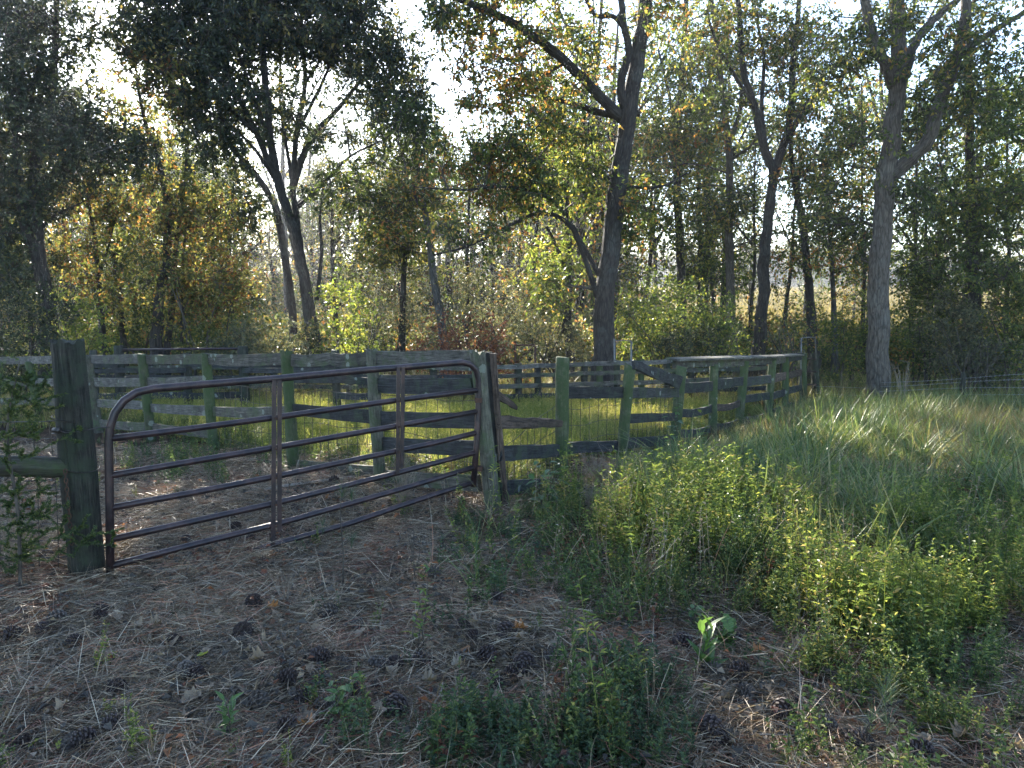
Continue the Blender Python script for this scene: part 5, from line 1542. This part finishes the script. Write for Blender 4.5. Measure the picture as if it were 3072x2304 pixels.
# ------------------------------------------------------------------ pine cones
def cone_mesh(seed, mat, L=.085, W=.034, open_=1.0):
    rr = random.Random(seed)
    mb = MB()
    mb.tube([(0, 0, 0), (0, 0, L * .3), (0, 0, L * .7), (0, 0, L)], [W * .35, W * .55, W * .4, W * .1], 7)
    ns = 64
    for i in range(ns):
        f = (i + .5) / ns
        z = L * (.03 + .95 * f)
        r = W * (math.sin(math.pi * min(1, (f * .93 + .07)) ** .8) ** .7) * (1.0)
        a_ = i * 2.39996
        out = Vector((math.cos(a_), math.sin(a_), 0)); sd_ = Vector((-math.sin(a_), math.cos(a_), 0))
        up = (f - .35) * 1.1
        d_ = (out + Vector((0, 0, up))).normalized(); nn = sd_.cross(d_)
        c = Vector((0, 0, z - L * .04)) + out * r * .35
        e = c + d_ * r * .85
        w0, w1 = W * .12, W * .30 * (1 - .4 * f)
        th = W * .09
        V = [c - sd_ * w0, c + sd_ * w0, e + sd_ * w1 - nn * th, e - sd_ * w1 - nn * th, e + sd_ * w1 * .8 + nn * th + d_ * th, e - sd_ * w1 * .8 + nn * th + d_ * th]
        mb.add([tuple(v) for v in V], [(0, 1, 2, 3), (3, 2, 4, 5)], [(0, 3, 5), (1, 4, 2)])
        mb.add([tuple(v) for v in (V[0], V[1], V[4], V[5])], [(3, 2, 1, 0)])
    return mb.mesh('pine_cone', mat)


MARKS = [(120, 1950, 'at far left below the cedar sapling'), (330, 1880, 'below the foot of the corner post'), (520, 2110, 'in the lower left straw'), (250, 2270, 'in the lower left corner'),
         (700, 1950, 'well below the middle of the gate'), (900, 2120, 'left of the dark round leaved weed'), (1080, 2190, 'right of the dark round leaved weed'), (1000, 1880, 'below the thin pine seedling'),
         (1200, 2080, 'under the yellow green sprout'), (1400, 1850, 'between gate post and yellow green sprout'), (1480, 2030, 'left of the dark ferny weed clump'), (1640, 1930, 'behind the dark ferny weed clump'),
         (2170, 1940, 'beside the oval leaved weed'), (2280, 2110, 'on straw right of the oval leaved weed'), (2120, 2240, 'right of the dark ferny weed clump'), (2480, 1980, 'in front of the right hand weeds'),
         (2620, 2230, 'in the lower right corner'), (2900, 2000, 'at the lower right edge'), (620, 1620, 'just inside the gate at left'), (950, 1560, 'just inside the middle of the gate'), (1330, 1560, 'by the foot of the gate post'),
         (700, 2270, 'at the bottom edge left of middle'), (1000, 1700, 'in front of the middle of the gate'), (2000, 1850, 'under the bright weeds'), (1700, 1700, 'left of the bright weeds')]


def spot_name(px, py):
    return min(MARKS, key=lambda m: (m[0] - px) ** 2 + (1.3 * (m[1] - py)) ** 2)[2]


cms = [cone_mesh(1, M['cone']), cone_mesh(2, M['cone'], .075, .036), cone_mesh(3, M['cone_grey'], .09, .033), cone_mesh(4, M['cone'], .062, .027)]
C6 = [(425, 225), (455, 265), (190, 310), (275, 265), (300, 385), (440, 605), (505, 605), (800, 500), (870, 520), (1395, 525), (1395, 258), (1395, 298), (1060, 340), (1072, 292), (1280, 650), (1140, 665), (1520, 585), (1530, 720), (1685, 615), (1725, 655), (1640, 585),
      (1275, 755), (1350, 450), (1230, 510), (1272, 538), (1500, 490), (1600, 470), (1700, 485), (1550, 290), (1585, 325), (1365, 655), (320, 850), (400, 800), (90, 855), (522, 735), (720, 360), (748, 392), (1980, 300), (2070, 200), (2170, 185), (2200, 320),
      (1960, 470), (2130, 450), (2140, 580), (1790, 460), (2030, 360), (1090, 210), (862, 245), (80, 245), (30, 350), (1150, 20), (1890, 75)]
C7 = [(940, 350), (1000, 345), (590, 355), (755, 380), (60, 465), (145, 450), (50, 520), (45, 400), (900, 515), (950, 512), (1030, 600), (1190, 675), (1025, 672), (740, 755), (840, 750), (910, 790), (1310, 745), (1530, 810), (1390, 505), (1160, 430), (1450, 835), (1730, 855), (10, 325)]
cl = [(x * .694, 1700 + y * .694) for x, y in C6] + [(1536 + x * .694, 1700 + y * .694) for x, y in C7] + [(150, 1690), (760, 1640), (1290, 1640), (1380, 1530), (880, 1545), (1010, 1460), (560, 1640), (700, 1610), (1255, 1530)]
for (px, py) in [c for i, c in enumerate(cl) if i % 6 != 5]:
    g = G(px, py)
    i = R.randrange(4)
    o = link('pine_cone', cms[i])
    o.location = (g.x, g.y, g.z + .058)
    o.rotation_euler = (math.radians(R.uniform(65, 105)), R.uniform(-.3, .3), R.uniform(0, 6.28))
    s = R.uniform(.72, 1.12); o.scale = (s, s, s)
    tag(o, ['fat dark open', 'short dark open', 'grey weathered', 'small dark slim'][i] + ' pine cone lying ' + spot_name(px, py), 'pine cone', 'pine cones lying on the pine straw')


# ------------------------------------------------------------------ fallen leaves
def lobed_leaf(mat, seed, lobes=3, L=.11, W=.055, curl=.6):
    rr = random.Random(seed)
    out = []
    n = 14
    for i in range(n + 1):
        t = i / n
        env = math.sin(math.pi * min(1, t * .92 + .06)) ** .7
        lob = 1 - .38 * abs(math.sin(t * math.pi * lobes + .3))
        out.append((t * L, W * env * lob * (.85 + .3 * rr.random())))
    V = []; T = []
    for i, (x, w) in enumerate(out):
        for s, ww in ((0, 0), (1, w), (-1, w)):
            z = curl * (ww * ww / W) * 1.3 + curl * .25 * L * ((x / L - .5) ** 2) * 4 * (.4) + rr.uniform(-.003, .003)
            V.append((x - L / 2, s * ww, z))
    for i in range(n):
        a_, b_ = i * 3, i * 3 + 3
        T += [(a_, a_ + 1, b_ + 1), (a_, b_ + 1, b_), (a_, b_, b_ + 2), (a_, b_ + 2, a_ + 2)]
    return mesh_np('fallen_leaf', V, np.array(T), mat)


fl = [lobed_leaf(M['dead_leaf'], 1, 3), lobed_leaf(M['dead_leaf'], 2, 2, .09, .05, 1.0), lobed_leaf(M['dead_leaf'], 3, 3, .10, .06, 1.4), lobed_leaf(M['dead_leaf'], 4, 1, .07, .03, 1.2),
      lobed_leaf(M['dead_leaf_orange'], 5, 3, .10, .06, .8), lobed_leaf(M['leaf_lime_fallen'], 6, 1, .08, .045, .7)]
spots = [(375, 2160, 0), (400, 2200, 2), (270, 2010, 1), (575, 2135, 0), (1250, 1880, 1), (1170, 2060, 2), (1105, 2095, 0), (920, 2195, 0), (1310, 2170, 1), (880, 1990, 1), (820, 1855, 4), (1220, 1790, 4), (2275, 1985, 4), (2310, 1975, 2), (2440, 1945, 0), (2450, 1958, 1),
         (2285, 2035, 3), (2660, 2250, 0), (2385, 2050, 1), (2260, 2160, 0), (2320, 2290, 1), (2080, 2260, 4), (610, 2005, 5), (105, 2280, 5), (190, 2275, 5), (1900, 1845, 5), (1560, 1920, 4), (50, 1985, 1), (1290, 1555, 0), (560, 1560, 4), (1000, 1600, 2)]
for _ in range(150):
    px, py = R.uniform(0, 3072), 1500 + 800 * R.random() ** .8
    g = float(green_amt(np.array([px]), np.array([py]))[0])
    if R.random() < g * .75: continue
    spots.append((px, py, R.choices([0, 1, 2, 3, 4, 5], [4, 4, 4, 4, 1, .6])[0]))
for (px, py, i) in spots:
    g = G(px, py)
    o = link('fallen_leaf', fl[i])
    o.location = (g.x, g.y, g.z + R.uniform(.045, .065))
    o.rotation_euler = (R.uniform(-.4, .4) + (math.pi if R.random() < .3 else 0), R.uniform(-.4, .4), R.uniform(0, 6.28))
    s = R.uniform(.38, .8); o.scale = (s, s, s)
    col = ['pale tan three lobed', 'curled tan', 'tightly curled pale', 'narrow tan', 'orange brown', 'yellow green'][i]
    tag(o, col + ' fallen leaf ' + spot_name(px, py), 'leaf', 'fallen leaves on the pine straw')


# ------------------------------------------------------------------ single plants
def broad_leaf(mat, L=.1, W=.05, droop=.25, name='leaf', serr=0):
    V = []; T = []; n = 7
    for i in range(n + 1):
        t = i / n
        w = W / 2 * math.sin(math.pi * min(1, t ** .8 * .96 + .02)) * (1 if not serr else (1 - serr * (i % 2)))
        z = -droop * L * t * t
        V += [(t * L, 0, z), (t * L, w, z + w * .3), (t * L, -w, z + w * .3)]
    for i in range(n):
        a_, b_ = i * 3, i * 3 + 3
        T += [(a_, b_, b_ + 1), (a_, b_ + 1, a_ + 1), (a_, b_ + 2, b_), (a_, a_ + 2, b_ + 2)]
    return mesh_np(name, V, np.array(T), mat)


def plant(name, label, px, py, H, stems, nl, leafm, pitch=(.0, .7), lean=.2, rad=.03, stem_mat='twig', sr=.004, low=.25, scale=(.7, 1.2), xy=None, group=None):
    g = G(px, py)
    root = thing(name, label, 'plant', g, group)
    mb = MB(); L_ = []
    for s in range(stems):
        th = R.uniform(0, 6.28); l = R.uniform(.2, 1) * lean * H; h = H * R.uniform(.7, 1)
        b = Vector((R.uniform(-rad, rad), R.uniform(-rad, rad), -.03))
        f = lambda t: b + Vector((math.cos(th) * l * t ** 1.5 + .01 * math.sin(t * 9 + s), math.sin(th) * l * t ** 1.5, (h + .03) * t))
        mb.tube([f(t / 5) for t in range(6)], [sr, sr * .9, sr * .8, sr * .6, sr * .5, sr * .3], 5)
        for k in range(nl):
            t = low + (1 - low) * (k + .6) / nl
            L_.append((f(t), k * 2.4 + s + R.uniform(-.3, .3), R.uniform(*pitch), R.uniform(*scale) * (1.1 - .35 * t)))
    o = link('stem', mb.mesh('stem', M[stem_mat], True), root)
    for (p_, a_, pi_, s) in L_:
        o = link('leaf', leafm[R.randrange(len(leafm))], root, p_)
        o.rotation_euler = (R.uniform(-.4, .4), -pi_, a_); o.scale = (s, s, s)
    return root


bl = [broad_leaf(M['broad_green'], .10, .06), broad_leaf(M['broad_cool'], .11, .06, .5)]
bl2 = [broad_leaf(M['leaf_lime'], .07, .022, .2), broad_leaf(M['broad_green'], .06, .02, .3)]
bl3 = [broad_leaf(M['broad_green'], .065, .035, .2)]
plant('leafy_sapling', 'bushy dark green broad leaved sapling growing right of the gate post', 1640, 1560, .52, 6, 8, bl, (-.2, .6), .45, .06, low=.2)
plant('leafy_sapling', 'low broad leaved seedling at the foot of the gate post', 1500, 1545, .16, 2, 4, bl, (-.1, .6), .6)
plant('leafy_weed', 'yellow green narrow leaved sprout in the middle foreground straw', 1255, 1960, .33, 3, 9, bl2, (.1, .9), .35)
plant('leafy_weed', 'small lime sprout standing in the straw below the gate', 1285, 1755, .16, 2, 5, bl2, (.2, .9), .3)
plant('leafy_weed', 'dark green round leaved weed in the lower middle foreground', 1010, 2190, .22, 3, 6, bl3, (.0, .7), .35)
plant('leafy_weed', 'pale narrow leaved weed at the lower left of middle', 700, 2230, .20, 3, 9, bl2[1:], (.3, 1), .25)
plant('leafy_weed', 'upright weed with tall oval leaves in the right foreground', 2120, 2030, .30, 4, 5, [broad_leaf(M['broad_green'], .12, .036, .2)], (.7, 1.3), .2, .02, low=.05)
plant('leafy_weed', 'lobed green oak seedling leaning beside the tall oval leaved weed', 2175, 1965, .20, 2, 4, [lobed_leaf(M['broad_green'], 9, 3, .13, .05, .2)], (.3, .9), .35)
plant('leafy_weed', 'narrow leaved sprig at the lower right in the straw', 2560, 1960, .2, 3, 7, bl2, (.2, .9), .3)
plant('leafy_weed', 'round leaved sprig under the bright weeds at right', 2080, 1905, .18, 3, 6, bl3, (0, .7), .3)
plant('leafy_weed', 'tall vine weed with bright yellow leaf climbing the fence post', 2080, 1400, .7, 3, 8, [broad_leaf(M['broad_green'], .10, .045, .3), broad_leaf(M['leaf_lime'], .12, .05, .2)], (0, .7), .25, .1, low=.3)
plant('leafy_weed', 'leafy vine on the third post of the right fence', 2030, 1395, .85, 3, 9, bl, (-.2, .6), .15, .06, low=.3, scale=(.5, .9))
plant('leafy_weed', 'sprig with yellowing leaves in front of the mossy fence', 2220, 1420, .45, 3, 7, bl2, (0, .8), .3)

# tall single weeds in the bright patch
for i, (px, py, h) in enumerate(((2190, 1640, .5), (2690, 1640, .45), (2450, 1620, .4), (2350, 1600, .45))):
    plant('tall_weed', ('leafy weed spike rising left in the bright patch', 'light green weed spike rising from the grass at right', 'short weed spike between grass and weeds', 'weed spike at the back of the bright patch')[i],
          px, py, h, 1, 18, [broad_leaf(M['weed_lime'], .05, .018, .3)], (.2, .9), .1, .01)


# pine seedlings
def pine_seedling(label, px, py, H, nb, cool):
    g = G(px, py)
    root = thing('pine_seedling', label, 'pine seedling', g)
    mb = MB(); mb.tube([(0, 0, -.03), (.01, 0, H * .4), (-.005, .01, H * .75), (.01, 0, H)], [.005, .004, .003, .002], 5)
    tips = [(0.01, 0, H)]
    for i in range(nb):
        z = H * R.uniform(.45, .9); a_ = R.uniform(0, 6.28); l = R.uniform(.05, .13)
        e = (math.cos(a_) * l, math.sin(a_) * l, z + l * .8); mb.tube([(0, 0, z), e], [.0025, .0015], 4); tips.append(e)
    link('stem', mb.mesh('stem', M['twig'], True), root)
    n = 34
    for t_ in tips:
        th = rng.uniform(0, 6.28, n); b = np.array(t_) - np.array([0, 0, 1]) * rng.uniform(0, .06, n)[:, None]
        d = np.stack([np.cos(th) * .7, np.sin(th) * .7, rng.uniform(.3, 1.2, n)], 1)
        v, q = strips(b, unit(d), rng.uniform(.07, .14, n), np.full(n, .0022), np.stack([0 * th, 0 * th, -.2 + 0 * th], 1), 2)
        tag(link('needle_tuft', mesh_np('needle_tuft', v, q, M['weed_cool']), root), kind='stuff')


pine_seedling('thin pine seedling with blue green tufts in front of the gate', 1028, 1790, .62, 3, 1)
pine_seedling('tiny pine seedling at the lower right foreground', 2255 + 390, 2180, .2, 1, 1)
pine_seedling('blurred low pine seedling in lower right corner by the cone', 2600, 2300, .18, 2, 1)


# dead stalks leaning on the gate and by the second post
def stalks(name, label, px, py, H, n, spread, mat, fine=0, r=.0022, cat='dead weed'):
    g = G(px, py)
    root = thing(name, label, cat, g)
    main = [np.array((0, 0, H * .1)), np.array((0, 0, H * .3))]
    mb = MB()
    for i in range(n):
        a_ = R.uniform(0, 6.28); l = R.uniform(.1, 1) * spread; h = H * R.uniform(.6, 1)
        pts = [Vector((math.cos(a_) * l * t ** 1.3 + R.uniform(-.01, .01), math.sin(a_) * l * .5 * t ** 1.3, h * t - .03)) for t in (0, .25, .5, .75, 1)]
        mb.tube(pts, [r, r * .9, r * .8, r * .6, r * .4], 4, False)
        for k in range(fine):
            t = R.uniform(.35, 1); i0 = min(3, int(t * 4)); p0 = pts[i0].lerp(pts[i0 + 1], t * 4 - i0 if t < 1 else 1)
            q = Vector((R.uniform(-1, 1), R.uniform(-1, 1), R.uniform(-.3, 1))) * H * .14
            mb.tube([p0, p0 + q * .5 + Vector((0, 0, .01)), p0 + q], [r * .5, r * .4, r * .3], 3, False)
    tag(link('stalks', mb.mesh('stalks', M[mat]), root), kind='stuff')
    return root


stalks('dead_weed', 'tangled dead brown brush leaning against the right part of the gate', 1215, 1560, .62, 26, .16, 'dead_twig', 8, .002)
stalks('dead_weed', 'thin dry red brown stalk standing in front of the gate brush', 1245, 1760, .55, 4, .12, 'twig', 4)
stalks('dead_weed', 'pale bare stalks leaning by the second mossy post', 1850, 1480, .62, 6, .22, 'dead_twig', 2, .0028)
stalks('dead_weed', 'brown dead brush heap between the first two mossy posts', 1790, 1455, .36, 60, .35, 'dead_twig', 7, .002)
stalks('dead_weed', 'dead leafy stalks standing right of the sapling', 1760, 1540, .3, 14, .1, 'dead_twig', 6)
stalks('dead_weed', 'pale forked dead stalk behind the tree on the wire fence', 2710, 1225, 1.0, 7, .5, 'dead_twig', 3, .008)
stalks('dead_weed', 'dry brown bush tangle at the left foot of the corner post', 60, 1720, .5, 60, .35, 'dead_twig', 6, .0016)
stalks('dead_weed', 'dry grass stalk cluster in the straw left of the pine seedling', 855, 1830, .28, 14, .1, 'dead_twig', 1, .0018)

for i, (px, py, h, lab) in enumerate(((1010, 1850, .3, 'two thin dry stems in the straw below the pine seedling'), (1290, 1700, .35, 'thin bare stems between the gate and gate post'), (1420, 1900, .22, 'thin dry stems left of the bright weeds'),
                                      (600, 1850, .22, 'thin dry stems left of the pale stalk cluster'), (1150, 1950, .2, 'thin dry stems near the lime sprout'), (2400, 1900, .3, 'thin dry stems in front of the right hand weeds'))):
    stalks('dead_weed', lab, px, py, h, 5, .08, 'dead_twig', 3, .0015)
# fallen sticks
for i, (xa, ya, xb, yb, r, lab) in enumerate(((500, 1735, 890, 1660, .008, 'thin fallen stick lying in front of the gate bottom'), (380, 1770, 560, 1800, .009, 'grey fallen stick by the foot of the corner post'),
                                    (1260, 1640, 1010, 1625, .006, 'small fallen stick under the gate'), (1990, 2060, 2120, 2040, .006, 'pale stick lying in the right foreground straw'),
                                    (1590, 1930, 1650, 1990, .006, 'short pale stick in the middle foreground'), (800, 1480, 1130, 1430, .02, 'grey fallen pole lying just inside the pen'))):
    a_, b_ = G(xa, ya), G(xb, yb)
    st = thing('fallen_stick', lab, 'stick', a_)
    mb = MB(); m = 7
    pts = [a_.lerp(b_, t / (m - 1)) + Vector((R.uniform(-.015, .015), R.uniform(-.015, .015), .03 + R.uniform(0, .01))) for t in range(m)]
    mb.tube(pts, [r * (1 - .5 * t / m) for t in range(m)], 6, rough=.1)
    part('stick', mb.mesh('stick', M['dead_twig'], True), st)


# ------------------------------------------------------------------ cedar sapling around the corner post
def cedar(label, px, Yd, blobs, trunk_top, per, fl_=.022, tr=1.0):
    x = P(px, 1500, Yd).x
    root = thing('cedar_sapling', label, 'cedar', (x, Yd, 0))
    top = P(trunk_top[0], trunk_top[1], Yd)
    pts = [np.array((x, Yd, -.05)), np.array((x + .02, Yd, top.z * .35)), np.array((x - .02, Yd + .02, top.z * .7)), np.array((top.x, Yd, top.z))]
    sp, sr = smooth_path(pts, [.012 * tr, .010 * tr, .007 * tr, .003 * tr], 4)
    mb = MB(); mb.tube(sp, sr, 6)
    att = []
    for (cx, cyy, rx, ry, rd, n_, yy) in blobs:
        c = P(cx, cyy, yy); k = yy / F
        att.append(in_blob(n_, c, (rx * k, rd, ry * k)))
    att = np.concatenate(att); att[:, 2] = np.maximum(att[:, 2], .05)
    A, B, ra, rb = grow(sp[2:], att, .07, .0009, .42)
    part('trunk', mb.mesh('trunk', M['twig'], True), root)
    v, q = edges_mesh(A, B, ra, rb, 3)
    part('branches', mesh_np('branches', v, q, M['twig']), root, kind='stuff')
    # sprays of scale leaves along the outer twigs
    thin = rb < .004
    Aa, Bb = A[thin], B[thin]
    n_ = len(Aa) * per
    t = rng.random(n_)[:, None]
    c = np.repeat(Aa, per, 0) * (1 - t) + np.repeat(Bb, per, 0) * t
    d = unit(np.repeat(Bb - Aa, per, 0)) * 1.0 + rng.normal(0, .55, (n_, 3))
    lv, lt = leaves(c, d, fl_ * rng.uniform(.6, 1.4, n_), fl_ * .28 * rng.uniform(.7, 1.3, n_))
    part('foliage', mesh_np('foliage', lv, lt, M['cedar']), root, kind='stuff')


cedar('feathery cedar sapling growing at the left edge in front of the corner post', 40, 4.15,
      [(60, 1180, 120, 110, .2, 110, 4.15), (50, 1320, 110, 80, .2, 60, 4.15), (60, 1500, 130, 100, .2, 110, 4.2), (180, 1600, 130, 90, .12, 60, 4.15), (20, 1650, 90, 80, .2, 60, 4.2), (230, 1300, 60, 40, .05, 7, 4.25), (330, 1600, 60, 50, .06, 10, 4.2)], (60, 1080), 60, .017)
cedar('small cedar seedling low in the weeds right of the gate post straw', 1400, G(1450, 1760).y,
      [(1450, 1720, 70, 60, .12, 60, G(1450, 1760).y)], (1430, 1640), 30, .014, .35)


# ------------------------------------------------------------------ the air: light morning haze
if HAZE:
    mb = MB(); mb.box((0, 420, 24.5), 1440, 1000, 53)      # from 2 m below the lowest ground to above the tallest tree
    hm_ = bpy.data.materials.new('haze'); hm_.use_nodes = True
    nt = hm_.node_tree; nt.nodes.clear()
    out = nt.nodes.new('ShaderNodeOutputMaterial')
    pv = nt.nodes.new('ShaderNodeVolumePrincipled')
    pv.inputs['Color'].default_value = (.86, .90, .97, 1)
    pv.inputs['Density'].default_value = .00075
    pv.inputs['Anisotropy'].default_value = .55
    nt.links.new(pv.outputs[0], out.inputs['Volume'])
    tag(link('haze', mb.mesh('haze', hm_)), kind='stuff')
